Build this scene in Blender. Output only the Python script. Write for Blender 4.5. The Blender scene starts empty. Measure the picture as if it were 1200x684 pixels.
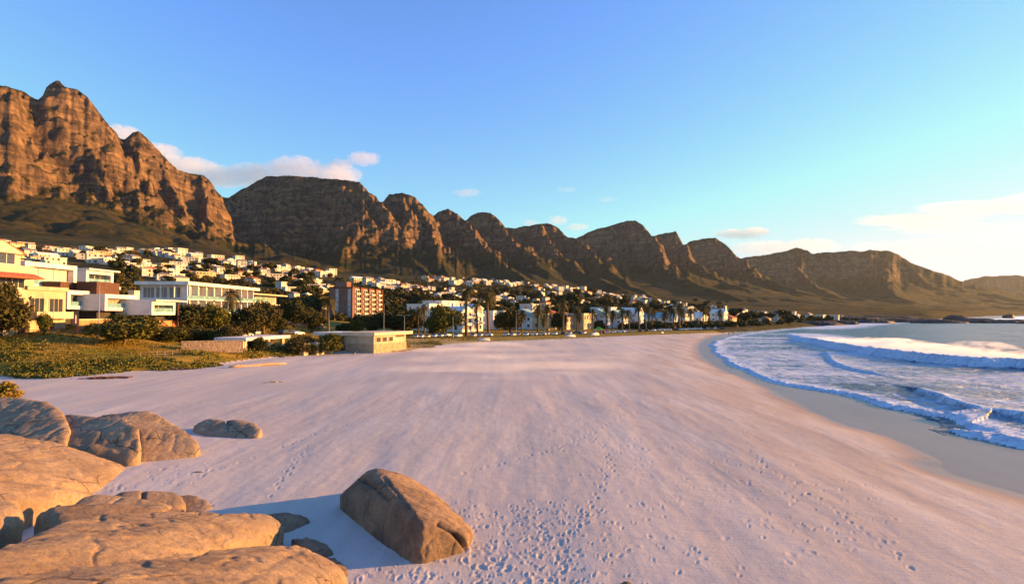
import bpy, bmesh, math, random
import numpy as np
from mathutils import Vector, Matrix
C = bpy.context.scene
COL = C.collection
R = math.radians
random.seed(7); rng = np.random.default_rng(7)
# ------------------------------------------------------------------ camera
H = 10.0; F_ = 667.0; HZ = 367.0
PITCH = math.atan((HZ - 342.0) / F_)
cam = bpy.data.cameras.new('camera'); co = bpy.data.objects.new('camera', cam); COL.objects.link(co)
cam.sensor_width = 36.0; cam.lens = 36.0 * F_ / 1200.0; cam.clip_start = 0.3; cam.clip_end = 90000
co.location = (0, 0, H); co.rotation_euler = (R(90) + PITCH, 0, 0); C.camera = co
# ------------------------------------------------------------------ light
SUN_AZ = 79.0; SUN_EL = 9.0        # degrees, clockwise from +Y
w = bpy.data.worlds.new('World'); C.world = w; w.use_nodes = True
wn = w.node_tree; wn.nodes.clear()
def wnode(t, **k):
    n = wn.nodes.new(t)
    for a, v in k.items(): setattr(n, a, v)
    return n
sky = wnode('ShaderNodeTexSky', sky_type='NISHITA', sun_disc=False)
sky.sun_elevation = R(SUN_EL); sky.sun_rotation = R(SUN_AZ)
sky.altitude = 0; sky.air_density = 1.0; sky.dust_density = 0.0; sky.ozone_density = 1.6
hs = wnode('ShaderNodeHueSaturation'); hs.inputs['Saturation'].default_value = 1.0
bg = wnode('ShaderNodeBackground'); bg.inputs['Strength'].default_value = 0.10
wo = wnode('ShaderNodeOutputWorld')
tn_ = wnode('ShaderNodeMix', data_type='RGBA', blend_type='MULTIPLY'); tn_.inputs[0].default_value = 1.0; tn_.inputs[7].default_value = (0.63, 0.88, 1.41, 1)
ck = wnode('ShaderNodeMix', data_type='RGBA', blend_type='DARKEN'); ck.inputs[0].default_value = 1.0; ck.inputs[7].default_value = (3.12, 2.93, 3.06, 1)
wn.links.new(sky.outputs[0], tn_.inputs[6]); wn.links.new(tn_.outputs[2], ck.inputs[6]); wn.links.new(ck.outputs[2], hs.inputs['Color']); wn.links.new(hs.outputs[0], bg.inputs[0]); wn.links.new(bg.outputs[0], wo.inputs[0])
sl = bpy.data.lights.new('sun', 'SUN'); sl.energy = 5.0; sl.angle = R(0.6); sl.color = (1.0, 0.49, 0.13)
so = bpy.data.objects.new('sun', sl); COL.objects.link(so)
sd = Vector((math.sin(R(SUN_AZ)) * math.cos(R(SUN_EL)), math.cos(R(SUN_AZ)) * math.cos(R(SUN_EL)), math.sin(R(SUN_EL))))
so.rotation_euler = sd.to_track_quat('Z', 'Y').to_euler()
C.view_settings.view_transform = 'Standard'; C.view_settings.look = 'None'
C.view_settings.exposure = 1.68; C.view_settings.gamma = 1.0; C.view_settings.use_curve_mapping = False
C.render.engine = 'CYCLES'
C.cycles.use_denoising = True
C.cycles.max_bounces = 5; C.cycles.diffuse_bounces = 2; C.cycles.glossy_bounces = 2
C.cycles.transmission_bounces = 3; C.cycles.volume_bounces = 2; C.cycles.transparent_max_bounces = 12
# ------------------------------------------------------------------ helpers
SP, CP = math.sin(PITCH), math.cos(PITCH)
def at(px, py, Y):
    """pixel of the 1200 px photograph at forward distance Y -> world point"""
    u = (px - 600) / F_; v = (342 - py) / F_
    yy = CP - v * SP; zz = SP + v * CP; k = Y / yy
    return Vector((u * k, Y, H + zz * k))
def on(px, py, z=0.0):
    u = (px - 600) / F_; v = (342 - py) / F_
    yy = CP - v * SP; zz = SP + v * CP; k = (z - H) / zz
    return Vector((u * k, yy * k, z))
def rowof(X, Y, Z):
    """image column,row for arrays"""
    cz = Y * CP + (Z - H) * SP; cy = -Y * SP + (Z - H) * CP
    return 600 + F_ * X / cz, 342 - F_ * cy / cz
def sstep(a, b, x):
    t = np.clip((x - a) / (b - a), 0, 1); return t * t * (3 - 2 * t)
def _h(ix, iy, s):
    n = (ix.astype(np.int64) * 374761393 + iy.astype(np.int64) * 668265263 + s * 974634777) & 0xffffffff
    n = ((n ^ (n >> 13)) * 1274126177) & 0xffffffff
    n = (n ^ (n >> 16)) & 0xffffffff
    return n / 4294967295.0
def vn(x, y, s=0):
    x = np.asarray(x, float); y = np.asarray(y, float)
    ix = np.floor(x); iy = np.floor(y); fx = x - ix; fy = y - iy
    fx = fx * fx * fx * (fx * (fx * 6 - 15) + 10); fy = fy * fy * fy * (fy * (fy * 6 - 15) + 10)
    a = _h(ix, iy, s); b = _h(ix + 1, iy, s); c = _h(ix, iy + 1, s); d = _h(ix + 1, iy + 1, s)
    return (a + (b - a) * fx) * (1 - fy) + (c + (d - c) * fx) * fy
def fbm(x, y, o=4, s=0, g=0.5):
    t = 0; a = 1; n = 0
    for i in range(o):
        t = t + a * (vn(x, y, s + i * 17) * 2 - 1); n += a; a *= g
        x, y = 1.93 * x + 0.62 * y + 5.2, -0.62 * x + 1.93 * y + 1.3
    return t / n
def ridged(x, y, o=4, s=0, g=0.5):
    t = 0; a = 1; n = 0
    for i in range(o):
        t = t + a * (1 - np.abs(vn(x, y, s + i * 17) * 2 - 1)); n += a; a *= g
        x, y = 1.93 * x + 0.62 * y + 5.2, -0.62 * x + 1.93 * y + 1.3
    return t / n
def sdist(x, y, P):
    """signed distance to polyline P [(x,y)...]: positive on its LEFT side; plus along length"""
    best = np.full(x.shape, 1e18); sg = np.ones(x.shape)
    for i in range(len(P) - 1):
        ax, ay = P[i]; bx, by = P[i + 1]; dx, dy = bx - ax, by - ay; L2 = dx * dx + dy * dy
        t = np.clip(((x - ax) * dx + (y - ay) * dy) / L2, 0, 1)
        qx = x - ax - t * dx; qy = y - ay - t * dy; d = qx * qx + qy * qy
        cr = dx * (y - ay) - dy * (x - ax)
        m = d < best - 1e-9
        best = np.where(m, d, best); sg = np.where(m, np.sign(cr), sg)
    return np.sqrt(best) * sg
def smooth_poly(P, n=8):
    """Catmull-Rom"""
    P = [Vector(p) for p in P]; Q = []
    for i in range(len(P) - 1):
        p0 = P[max(i - 1, 0)]; p1 = P[i]; p2 = P[i + 1]; p3 = P[min(i + 2, len(P) - 1)]
        for k in range(n):
            t = k / n
            Q.append(0.5 * ((2 * p1) + (p2 - p0) * t + (2 * p0 - 5 * p1 + 4 * p2 - p3) * t * t + (3 * p1 - p0 - 3 * p2 + p3) * t ** 3))
    Q.append(P[-1]); return Q
def tag(o, label=None, cat=None, group=None, kind=None):
    if label: o['label'] = label
    if cat: o['category'] = cat
    if group: o['group'] = group
    if kind: o['kind'] = kind
    return o
def link(name, me, mats=None, parent=None, loc=None):
    o = bpy.data.objects.new(name, me); COL.objects.link(o)
    if mats is not None and me is not None and not me.materials:
        for m in (mats if isinstance(mats, (list, tuple)) else [mats]): me.materials.append(m)
    if parent is not None: o.parent = parent
    if loc is not None: o.location = loc
    return o
def npmesh(name, V, Fq, attrs=None, smooth=True):
    """V (n,3), Fq (m,3|4)"""
    me = bpy.data.meshes.new(name); V = np.asarray(V, np.float32); Fq = np.asarray(Fq, np.int32); k = Fq.shape[1]
    me.vertices.add(len(V)); me.vertices.foreach_set('co', V.ravel())
    me.loops.add(Fq.size); me.loops.foreach_set('vertex_index', Fq.ravel())
    me.polygons.add(len(Fq)); me.polygons.foreach_set('loop_start', np.arange(0, Fq.size, k, dtype=np.int32))
    me.polygons.foreach_set('use_smooth', np.full(len(Fq), smooth))
    for n, a in (attrs or {}).items():
        at_ = me.attributes.new(n, 'FLOAT', 'POINT'); at_.data.foreach_set('value', np.asarray(a, np.float32).ravel())
    me.update(); me.validate(); return me
def bmesh_to(name, bm, smooth=True):
    me = bpy.data.meshes.new(name); bm.normal_update(); bm.to_mesh(me); bm.free()
    if smooth: me.polygons.foreach_set('use_smooth', np.ones(len(me.polygons), bool))
    return me
# material builder
class NT:
    def __init__(s, name):
        s.m = bpy.data.materials.new(name); s.m.use_nodes = True; s.t = s.m.node_tree; s.t.nodes.clear()
        s.out = s.n('ShaderNodeOutputMaterial')
    def n(s, t, ins=None, **k):
        x = s.t.nodes.new(t)
        for a, v in k.items(): setattr(x, a, v)
        for a, v in (ins or {}).items(): s.set(x.inputs[a], v)
        return x
    def set(s, i, v):
        if isinstance(v, bpy.types.NodeSocket): s.t.links.new(v, i)
        elif isinstance(v, tuple) and len(v) == 3 and i.type == 'RGBA': i.default_value = (*v, 1)
        else: i.default_value = v
    def noise(s, vec, sc, det=4, rough=.5, dist=0, out=0):
        return s.n('ShaderNodeTexNoise', {'Vector': vec, 'Scale': sc, 'Detail': det, 'Roughness': rough, 'Distortion': dist}).outputs[out]
    def math(s, op, a, b=0.0, c=0.0, clamp=False):
        x = s.n('ShaderNodeMath', operation=op, use_clamp=clamp); s.set(x.inputs[0], a); s.set(x.inputs[1], b); s.set(x.inputs[2], c); return x.outputs[0]
    def ramp(s, f, a, b, lo=0.0, hi=1.0):
        return s.n('ShaderNodeMapRange', {'Value': f, 'From Min': a, 'From Max': b, 'To Min': lo, 'To Max': hi}, interpolation_type='SMOOTHSTEP').outputs[0]
    def mix(s, f, a, b, mode='MIX'):
        x = s.n('ShaderNodeMix', data_type='RGBA', blend_type=mode); s.set(x.inputs[0], f); s.set(x.inputs[6], a); s.set(x.inputs[7], b); return x.outputs[2]
    def pos(s): return s.n('ShaderNodeNewGeometry').outputs['Position']
    def obj(s): return s.n('ShaderNodeTexCoord').outputs['Object']
    def scale(s, v, sc):
        return s.n('ShaderNodeMapping', {'Vector': v, 'Scale': sc}).outputs[0]
    def attr(s, n): return s.n('ShaderNodeAttribute', attribute_name=n).outputs['Fac']
    def bump(s, h, st, dist=1.0, nrm=None):
        b = s.n('ShaderNodeBump', {'Height': h, 'Strength': st, 'Distance': dist})
        if nrm is not None: s.set(b.inputs['Normal'], nrm)
        return b.outputs[0]
    def bsdf(s, col, rough=.8, nrm=None, spec=.3, **k):
        b = s.n('ShaderNodeBsdfPrincipled', {'Base Color': col, 'Roughness': rough, 'Specular IOR Level': spec})
        for a, v in k.items(): s.set(b.inputs[a.replace('_', ' ')], v)
        if nrm is not None: s.set(b.inputs['Normal'], nrm)
        s.t.links.new(b.outputs[0], s.out.inputs['Surface']); return s.m
def simple(name, col, rough=.8, var=.15, sc=1.5, spec=.3, bump=0.0, **k):
    t = NT(name); p = t.obj(); f = t.noise(p, sc, 5, .6)
    c = t.mix(t.ramp(f, .3, .7), tuple(x * (1 - var) for x in col), tuple(min(1, x * (1 + var)) for x in col))
    nr = t.bump(t.noise(p, sc * 6, 3), bump, .05) if bump else None
    return t.bsdf(c, rough, nr, spec, **k)
# ------------------------------------------------------------------ coast curves
SEA = -1.0
def curve(pts, z, pre=(), post=()):
    P = [on(a, b, z) for a, b in pts]; P = [(p.x, p.y) for p in P]
    return list(pre) + P + list(post)
# edge of dry sand, from near right to the far coast (land on its left)
DRY = curve([(1200, 578), (1100, 537), (1040, 511), (980, 494), (930, 470), (880, 446), (840, 430), (820, 412), (824, 399), (850, 391.5), (900, 386), (950, 382), (1000, 378.6), (1060, 376), (1100, 373.4), (1150, 371), (1210, 369.4)], SEA,
            pre=[(70, -80), (48, 0)], post=[(9000, 8000), (12000, 11000), (30000, 14000)])
DRY = [(p.x, p.y) for p in smooth_poly([(a, b, 0) for a, b in DRY], 4)]
WASH = curve([(1200, 521), (1150, 505), (1100, 488), (1050, 474), (1000, 462), (950, 455), (905, 446), (872, 433), (850, 417), (838, 406), (846, 398.5), (872, 392), (915, 387), (960, 382.5), (1000, 379.4), (1060, 376.8)], SEA,
             pre=[(85, -80), (62, 0)], post=[(900, 900), (1500, 1500), (3300, 3000), (9200, 7700), (12200, 10700), (30000, 13500)])
WASH = [(p.x, p.y) for p in smooth_poly([(a, b, 0) for a, b in WASH], 4)]
GRASS = curve([(-260, 436), (0, 441), (60, 443), (120, 438), (220, 432), (300, 421), (380, 413), (430, 412), (480, 411), (520, 404), (570, 401), (640, 398), (700, 395), (800, 390.5), (870, 386.5), (930, 383.6), (965, 381.6)], 0.4,
              pre=[(-300, -50)], post=[(380, 600), (560, 760), (870, 1100), (1400, 1650), (3400, 3250), (9000, 8050), (12000, 11100), (30000, 14300)])
# inland table: column px -> (Y, image row of the ground there)
TAB = {
 -400: [(85, 430), (110, 385), (200, 350), (450, 325), (900, 290), (1800, 245)],
 0: [(89, 436), (100, 400), (112, 380), (125, 374), (250, 340), (500, 312), (900, 290), (1500, 262), (2150, 214)],
 100: [(90, 436), (104, 405), (118, 388), (132, 383), (250, 352), (500, 320), (1000, 294), (1600, 270), (2300, 236)],
 200: [(100, 428), (112, 410), (128, 397), (150, 391), (350, 350), (600, 324), (1100, 300), (1800, 282), (2600, 259)],
 300: [(119, 419), (138, 409), (150, 401), (170, 391), (220, 382), (450, 350), (1200, 313), (2000, 314), (3000, 322)],
 400: [(138, 412), (170, 405), (200, 398), (250, 390), (400, 374), (700, 345), (1200, 323), (1800, 322), (2900, 327)],
 500: [(157, 407), (200, 398), (250, 391), (400, 375), (700, 350), (1300, 328), (2000, 328), (2800, 333)],
 600: [(183, 401), (220, 395), (260, 391), (450, 375), (850, 350), (1500, 331), (2100, 334), (2900, 340)],
 700: [(214, 396.5), (280, 390), (550, 375), (1000, 355), (1600, 342), (2100, 344), (2900, 350)],
 800: [(264, 391), (340, 386), (600, 377), (1300, 361), (1800, 356), (3300, 358)],
 900: [(370, 384), (450, 381), (800, 373), (1700, 366), (3500, 364)],
 1000: [(600, 377), (900, 373), (2500, 367), (4500, 366)],
 1200: [(3000, 368.5), (4500, 366), (6000, 362)],
 1700: [(3000, 368.5), (4500, 367), (6000, 365)],
}
LY = np.linspace(math.log(60), math.log(9000), 160)
_cols = sorted(TAB)
TZ = []
for c in _cols:
    ys = np.array([math.log(a) for a, b in TAB[c]]); zs = np.array([at(c, b, a).z for a, b in TAB[c]])
    TZ.append(np.interp(LY, ys, zs))
TZ = np.array(TZ)
k = np.exp(-0.5 * (np.arange(-6, 7) / 2.2) ** 2); k /= k.sum()
for i in range(len(TZ)): TZ[i] = np.convolve(np.pad(TZ[i], 6, 'edge'), k, 'valid')
_dc = np.arange(-400, 1701, 10.0)
TZ = np.array([np.interp(_dc, _cols, TZ[:, j]) for j in range(TZ.shape[1])]).T
k = np.exp(-0.5 * (np.arange(-20, 21) / 6.0) ** 2); k /= k.sum()
for j in range(TZ.shape[1]): TZ[:, j] = np.convolve(np.pad(TZ[:, j], 20, 'edge'), k, 'valid')
_cols = list(_dc)
def table(X, Y):
    px = np.clip(600 + F_ * X / np.maximum(Y, 1), -400, 1700); ly = np.clip(np.log(np.maximum(Y, 60)), LY[0], LY[-1])
    ci = np.clip(np.searchsorted(_cols, px, 'right') - 1, 0, len(_cols) - 2); ca = np.array(_cols, float)
    t = (px - ca[ci]) / (ca[ci + 1] - ca[ci])
    g = (ly - LY[0]) / (LY[1] - LY[0]); gi = np.clip(g.astype(int), 0, len(LY) - 2); gt = g - gi
    a = TZ[ci, gi] * (1 - gt) + TZ[ci, gi + 1] * gt; b = TZ[ci + 1, gi] * (1 - gt) + TZ[ci + 1, gi + 1] * gt
    return a * (1 - t) + b * t
# ------------------------------------------------------------------ mountain crests: (px, row, distance), cliff slope, cliff-foot height
SPURS = [
 ([(-420, 150, 1850), (-200, 100, 2000), (-60, 98, 2150), (0, 104, 2250), (28, 115, 2400), (57, 96, 2500), (90, 108, 2600), (118, 142, 2700), (130, 165, 2800)], 1.6, 440),
 ([(-120, 105, 2100), (-90, 190, 1900)], 2.0, 440), ([(20, 125, 2380), (34, 214, 2120)], 2.2, 450),
 ([(70, 112, 2540), (108, 185, 2430), (140, 240, 2330)], 2.4, 430), ([(100, 130, 2640), (128, 200, 2500), (165, 250, 2400)], 2.6, 430),
 ([(150, 160, 2900), (157, 155, 2900), (180, 176, 3000), (215, 204, 3120), (240, 211, 3250), (256, 232, 3350)], 1.5, 420),
 ([(157, 156, 2900), (165, 200, 2700), (190, 252, 2500)], 2.4, 420), ([(185, 182, 3000), (203, 220, 2820), (226, 264, 2620)], 2.4, 410),
 ([(230, 210, 3200), (238, 235, 3050), (252, 272, 2820)], 2.4, 390),
 ([(250, 236, 4100), (264, 236, 4000), (300, 213, 3900), (340, 207, 3800), (380, 210, 3700), (422, 214, 3600), (440, 232, 3500), (449, 240, 3450)], 1.7, 310),
 ([(300, 214, 3900), (312, 260, 3600), (318, 300, 3340)], 2.2, 340), ([(365, 212, 3720), (358, 262, 3450), (350, 300, 3200)], 2.2, 340),
 ([(428, 218, 3600), (424, 250, 3350), (408, 290, 3080), (396, 313, 2850)], 1.15, 360),
 ([(446, 238, 3550), (462, 266, 3400), (476, 296, 3200), (505, 321, 2750)], 1.6, 370),
 ([(452, 231, 4000), (470, 226, 3900), (486, 232, 3900), (498, 246, 3900)], 1.8, 390), ([(472, 228, 3900), (482, 252, 3650), (474, 284, 3300), (470, 306, 3020)], 1.25, 390),
 ([(492, 238, 3920), (506, 262, 3700), (508, 290, 3380), (528, 318, 2850)], 1.4, 400),
 ([(512, 250, 4300), (526, 245, 4200), (535, 250, 4200), (553, 266, 3950), (566, 287, 3700), (582, 303, 3400), (612, 325, 2850)], 1.5, 430),
 ([(548, 256, 4600), (560, 249, 4500), (576, 250, 4450), (588, 264, 4350), (600, 280, 4100), (640, 318, 3250)], 1.6, 430),
 ([(592, 267, 4800), (625, 264, 4750), (648, 262, 4700), (658, 270, 4700), (672, 280, 4700)], 1.8, 380),
 ([(630, 264, 4650), (640, 284, 4300), (660, 303, 3950), (687, 319, 3550), (730, 336, 2950)], 2.0, 400),
 ([(655, 268, 4700), (684, 285, 4300), (698, 304, 3950), (725, 326, 3450), (760, 342, 2950)], 2.0, 400),
 ([(672, 280, 5100), (700, 268, 5050), (720, 264, 5000), (740, 258, 4900), (755, 264, 4800), (764, 278, 4650), (780, 307, 4050), (802, 326, 3600), (870, 352, 2900)], 1.9, 370),
 ([(725, 264, 5000), (722, 295, 4500), (735, 318, 4000)], 2.2, 340),
 ([(770, 278, 5300), (785, 272, 5250), (793, 270, 5200), (802, 289, 4850), (816, 308, 4450), (838, 326, 4000), (905, 352, 3200)], 2.0, 370),
 ([(803, 288, 5700), (822, 280, 5600), (842, 279, 5500), (855, 290, 5300), (864, 306, 5000), (892, 326, 4500), (960, 348, 3800), (1020, 360, 3300)], 1.9, 350),
 ([(858, 300, 7000), (868, 302, 6900), (890, 300, 6750), (915, 296, 6600), (935, 291, 6500), (947, 292, 6400), (955, 297, 6400), (1000, 294, 6300), (1040, 293, 6300), (1055, 298, 6200), (1068, 308, 6150), (1090, 315, 6100), (1125, 329, 6000), (1200, 344, 5800), (1300, 362, 5500)], 1.2, 330),
 ([(935, 292, 6500), (940, 318, 5700), (965, 340, 4900)], 1.6, 300), ([(1040, 294, 6300), (1035, 325, 5500), (1050, 345, 4700)], 1.4, 300),
 ([(1090, 340, 9900), (1120, 333, 9800), (1135, 329, 9800), (1145, 325, 9800), (1165, 323, 9800), (1260, 321, 9900), (1500, 330, 10200)], 1.0, 400),
]
SK = [(-500, 150), (-200, 100), (-60, 98), (0, 101), (15, 105), (28, 113), (37, 117), (43, 112), (46, 103), (50, 99), (53, 97), (57, 94), (61, 94), (68, 101), (85, 106), (96, 114), (105, 125), (118, 142), (128, 152), (136, 163), (141, 164), (150, 156), (157, 154), (165, 160), (180, 175), (195, 190), (205, 199), (220, 203), (235, 206), (243, 212), (250, 222), (258, 230), (265, 233), (280, 222), (300, 212), (310, 207), (340, 206), (370, 208), (400, 210), (420, 214), (432, 226), (440, 230), (444, 236), (448, 236), (455, 228), (470, 226), (485, 230), (495, 240), (503, 250), (508, 253), (515, 248), (525, 245), (535, 250), (545, 258), (550, 254), (560, 249), (575, 250), (585, 257), (592, 266), (605, 267), (625, 263), (645, 262), (655, 268), (665, 278), (675, 279), (700, 268), (720, 264), (735, 258), (745, 258), (755, 264), (765, 277), (770, 276), (785, 272), (793, 270), (797, 278), (802, 287), (810, 282), (825, 279), (840, 279), (852, 287), (862, 298), (868, 302), (890, 300), (915, 295), (935, 291), (947, 292), (952, 297), (960, 296), (1000, 294), (1030, 293), (1040, 293), (1055, 298), (1068, 308), (1090, 315), (1110, 322), (1128, 330), (1135, 328), (1145, 325), (1165, 323), (1200, 323), (1500, 330)]
SEGS = []
for pts, s1, zb in SPURS:
    Q = [at(a, b, y) for a, b, y in pts]
    for i in range(len(Q) - 1): SEGS.append((Q[i], Q[i + 1], s1, zb))
def crest_height(X, Y):
    wx = fbm(X / 210, Y / 210, 4, 11) * 34; wy = fbm(X / 210, Y / 210, 4, 31) * 34
    # buttress ribs: sharper warp at small scale
    wx = wx + (ridged(X / 95, Y / 95, 3, 51) - .5) * 34; wy = wy + (ridged(X / 95 + 9, Y / 95, 3, 71) - .5) * 34
    x = X + wx; y = Y + wy
    zbn = 70 * fbm(X / 260, Y / 260, 3, 99); h = np.full(X.shape, -500.0); cl = np.zeros(X.shape)
    for a, b, s1, zb in SEGS:
        dx, dy = b.x - a.x, b.y - a.y; L2 = dx * dx + dy * dy
        t = np.clip(((x - a.x) * dx + (y - a.y) * dy) / L2, 0, 1)
        d = np.hypot(x - a.x - t * dx, y - a.y - t * dy); zc = a.z + (b.z - a.z) * t
        zb_ = np.minimum(zc, zb + 0.12 * (zc - zb) + zbn)
        db = (zc - zb_) / s1
        hh = np.where(d < db, zc - s1 * d * (0.75 + 0.25 * d / np.maximum(db, 1)), zb_ * np.exp(-0.56 * np.maximum(d - db, 0) / np.maximum(zb_, 40)))
        h = np.maximum(h, hh)
    return h
_ski = {}
SKC = {'x': np.array([a for a, b in SK], float), 'y': np.array([b for a, b in SK], float), 's': None}
def height(X, Y, parts=False):
    X = np.asarray(X, float); Y = np.asarray(Y, float)
    sg = sdist(X, Y, GRASS); dc = sdist(X, Y, DRY); r = np.hypot(X, Y)
    sand = 0.15 * fbm(X / 30, Y / 30, 3, 3) + 0.10 * fbm(X / 6, Y / 22, 3, 5) * sstep(0, 10, dc) - 1.0 * np.exp(-np.maximum(dc, 0) / 9.0)
    sand = sand + np.where(dc < 0, np.maximum(0.009 * dc, -0.4) + np.minimum(0, (dc + 26) * .08), 0)
    sand = sand + 0.4 * sstep(-25, 0, sg) * sstep(0, 30, dc)
    inl = table(X, Y)
    inl = inl + fbm(X / 14, Y / 14, 4, 41) * .7 * sstep(0, 10, sg) * (1 - sstep(150, 260, r)) + fbm(X / 160, Y / 160, 5, 42) * 9 * sstep(300, 1200, r) - (ridged(X / 240 + .4 * Y / 240, Y / 420, 5, 44) - .6) * 60 * sstep(120, 260, inl) * sstep(900, 1500, r)
    far = r > 1500
    mh = np.full(X.shape, -500.0)
    if far.any():
        x, y = X[far], Y[far]; m = crest_height(x, y)
        # strata ledges
        def ledge(m, band, k, ph):
            q = m / band + ph; fl = np.floor(q); fr = q - fl; fr2 = sstep(.18, .82, fr)
            return m + k * band * (fr2 - fr)
        st = sstep(230, 330, m)
        jit = fbm(x / 260, y / 260, 4, 81) * 1.1
        lj = sstep(.3, .7, vn(x / 260, y / 260, 85)); m2 = ledge(m, 74, .75 * lj, jit); m2 = ledge(m2, 27, .5 * (1 - .6 * lj), jit * 2)
        m = m + (m2 - m) * st
        m = m + st * (26 * fbm(x / 38, y / 38, 5, 91) + 80 * (ridged(x / 190, y / 190, 5, 95) - .62) + 30 * (ridged(x / 70, y / 70, 3, 97) - .62)) + (1 - st) * 16 * (ridged(x / 260, y / 260, 5, 93) - .6)
        if SKC['s'] is not None:
            az = np.degrees(np.arctan2(x, y)); s = np.interp(az, SKC['az'], SKC['s'])
            ra = np.hypot(x, y)
            s = np.where((az > SKC['cut']) , 1 + (s - 1) * sstep(8500, 9500, ra) , s)
            m = np.where(m > 0, m * (1 + (s - 1) * sstep(120, 330, m)), m)
        mh[far] = m
    b = np.maximum(inl, 0); k_ = 18.0
    t = np.clip(0.5 + 0.5 * (mh - inl) / k_, 0, 1); land = inl + (mh - inl) * t + k_ * t * (1 - t)
    land = inl + (land - inl) * sstep(1500, 2150, r)
    z = sand + (land - sand) * sstep(-1, 5, sg)
    lim = np.where(r > 380, SEA - .3 + np.maximum(dc, 0) * 0.30 + np.maximum(dc - 500, 0) * 3 + np.where(dc < 0, dc * .05, 0), 1e9)
    z = np.minimum(z, lim); z = np.maximum(z, -8)
    if parts: return z, sg, dc
    return z
# polar sampling of the ground
AZ = np.radians(np.concatenate([np.arange(-78, -46, .6), np.arange(-46, 46, .1), np.arange(46, 80, .6)]))
def geo(a, b, q): return a * q ** np.arange(int(math.log(b / a) / math.log(q)))
RR = np.concatenate([geo(2, 14, 1.04), geo(14, 75, 1.0055), geo(75, 1500, 1.012), np.arange(1500, 5600, 9.5), np.arange(5600, 7400, 26), np.arange(7400, 15800, 110)])
GA, GR = np.meshgrid(AZ, RR, indexing='ij'); GX = GR * np.sin(GA); GY = GR * np.cos(GA)
# skyline fit: scale the crests per direction until they meet the photographed ridge
_fa = (GA[:, 0] > R(-70)) & (GA[:, 0] < R(60)); ai = np.where(_fa)[0]; ri = np.where(RR > 1700)[0]
sx, sy = GX[np.ix_(ai, ri)], GY[np.ix_(ai, ri)]
SKC['az'] = np.degrees(AZ[ai]); SKC['s'] = np.ones(len(ai)); SKC['cut'] = math.degrees(math.atan((1129 - 600) / F_))
tgt = np.interp(600 + F_ * np.tan(AZ[ai]), SKC['x'], SKC['y'])
u_ = np.tan(AZ[ai]); tgt = tgt + 1.3 * fbm(u_ * 60, u_ * 0, 4, 5) + .5 * fbm(u_ * 260, u_ * 0, 3, 6)
for it in range(2):
    hz = height(sx, sy)
    cz = sy * CP + (hz - H) * SP; row = 342 - F_ * (-sy * SP + (hz - H) * CP) / cz
    rr_ = RR[ri]; az_ = SKC['az']
    row = np.where((az_[:, None] > SKC['cut']) & (rr_[None] < 8500), 999, row)
    j = row.argmin(1); cur = row[np.arange(len(ai)), j]
    # needed height at that point
    yy = sy[np.arange(len(ai)), j]; need = np.array([at(600, t, y).z for t, y in zip(tgt, yy)]); have = hz[np.arange(len(ai)), j]
    s = np.clip(SKC['s'] * need / np.maximum(have, 20), .5, 1.7)
    SKC['s'] = s
    print('err', np.abs(cur - tgt)[ai.size//6:-ai.size//6].max(), np.abs(cur - tgt).mean())
print('skyline scale', SKC['s'].min(), SKC['s'].max(), SKC['s'].mean())
GZ, SG, DC = height(GX, GY, True)
# footprints pressed in the near sand
def dimples(X, Y, cell, rad, dep, s, dens):
    out = np.zeros(X.shape); cx = np.floor(X / cell); cy = np.floor(Y / cell)
    for i in (-1, 0, 1):
        for j in (-1, 0, 1):
            a, b = cx + i, cy + j; ox = (a + _h(a, b, s)) * cell; oy = (b + _h(a, b, s + 1)) * cell
            th = _h(a, b, s + 2) * 6.28; on_ = (_h(a, b, s + 3) < dens((ox, oy)))
            dx, dy = X - ox, Y - oy; u = dx * np.cos(th) + dy * np.sin(th); v = (-dx * np.sin(th) + dy * np.cos(th)) * 1.9
            q = np.sqrt(u * u + v * v) / (rad * (.6 + .8 * _h(a, b, s + 4)))
            out += on_ * dep * (-(np.exp(-q ** 4 * 1.5)) + .55 * np.exp(-((q - 1.35) / .35) ** 2))
    return out
near = (GR > 14) & (GR < 75) & (DC > 3) & (SG < 0)
def dens(p):
    x, y = p
    n = vn(x / 9, y / 9, 401) + .35 * vn(x / 3, y / 3, 402)
    px = 600 + F_ * x / np.maximum(y, 1)
    zone = np.exp(-((x + 1) / 7.) ** 2 - ((y - 23) / 6.) ** 2) * .75 + .55 * sstep(300, 700, px) * (1 - sstep(950, 1150, px)) * (1 - sstep(30, 60, y)) + .9 * np.exp(-((px - 150) / 90) ** 2) * (1 - sstep(40, 60, y)) + .25
    return np.clip((n * zone - .36) * .62, 0, .9)
fp = dimples(GX[near], GY[near], .46, .12, .03, 300, dens) + .7 * dimples(GX[near], GY[near], .8, .16, .04, 320, dens)
big = dimples(GX[near], GY[near], 1.0, .2, .035, 340, lambda p: .45 * np.exp(-((p[0] + 1) / 6.) ** 2 - ((p[1] - 21) / 4.) ** 2))
tx_, ty_ = GX[near], GY[near]
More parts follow.
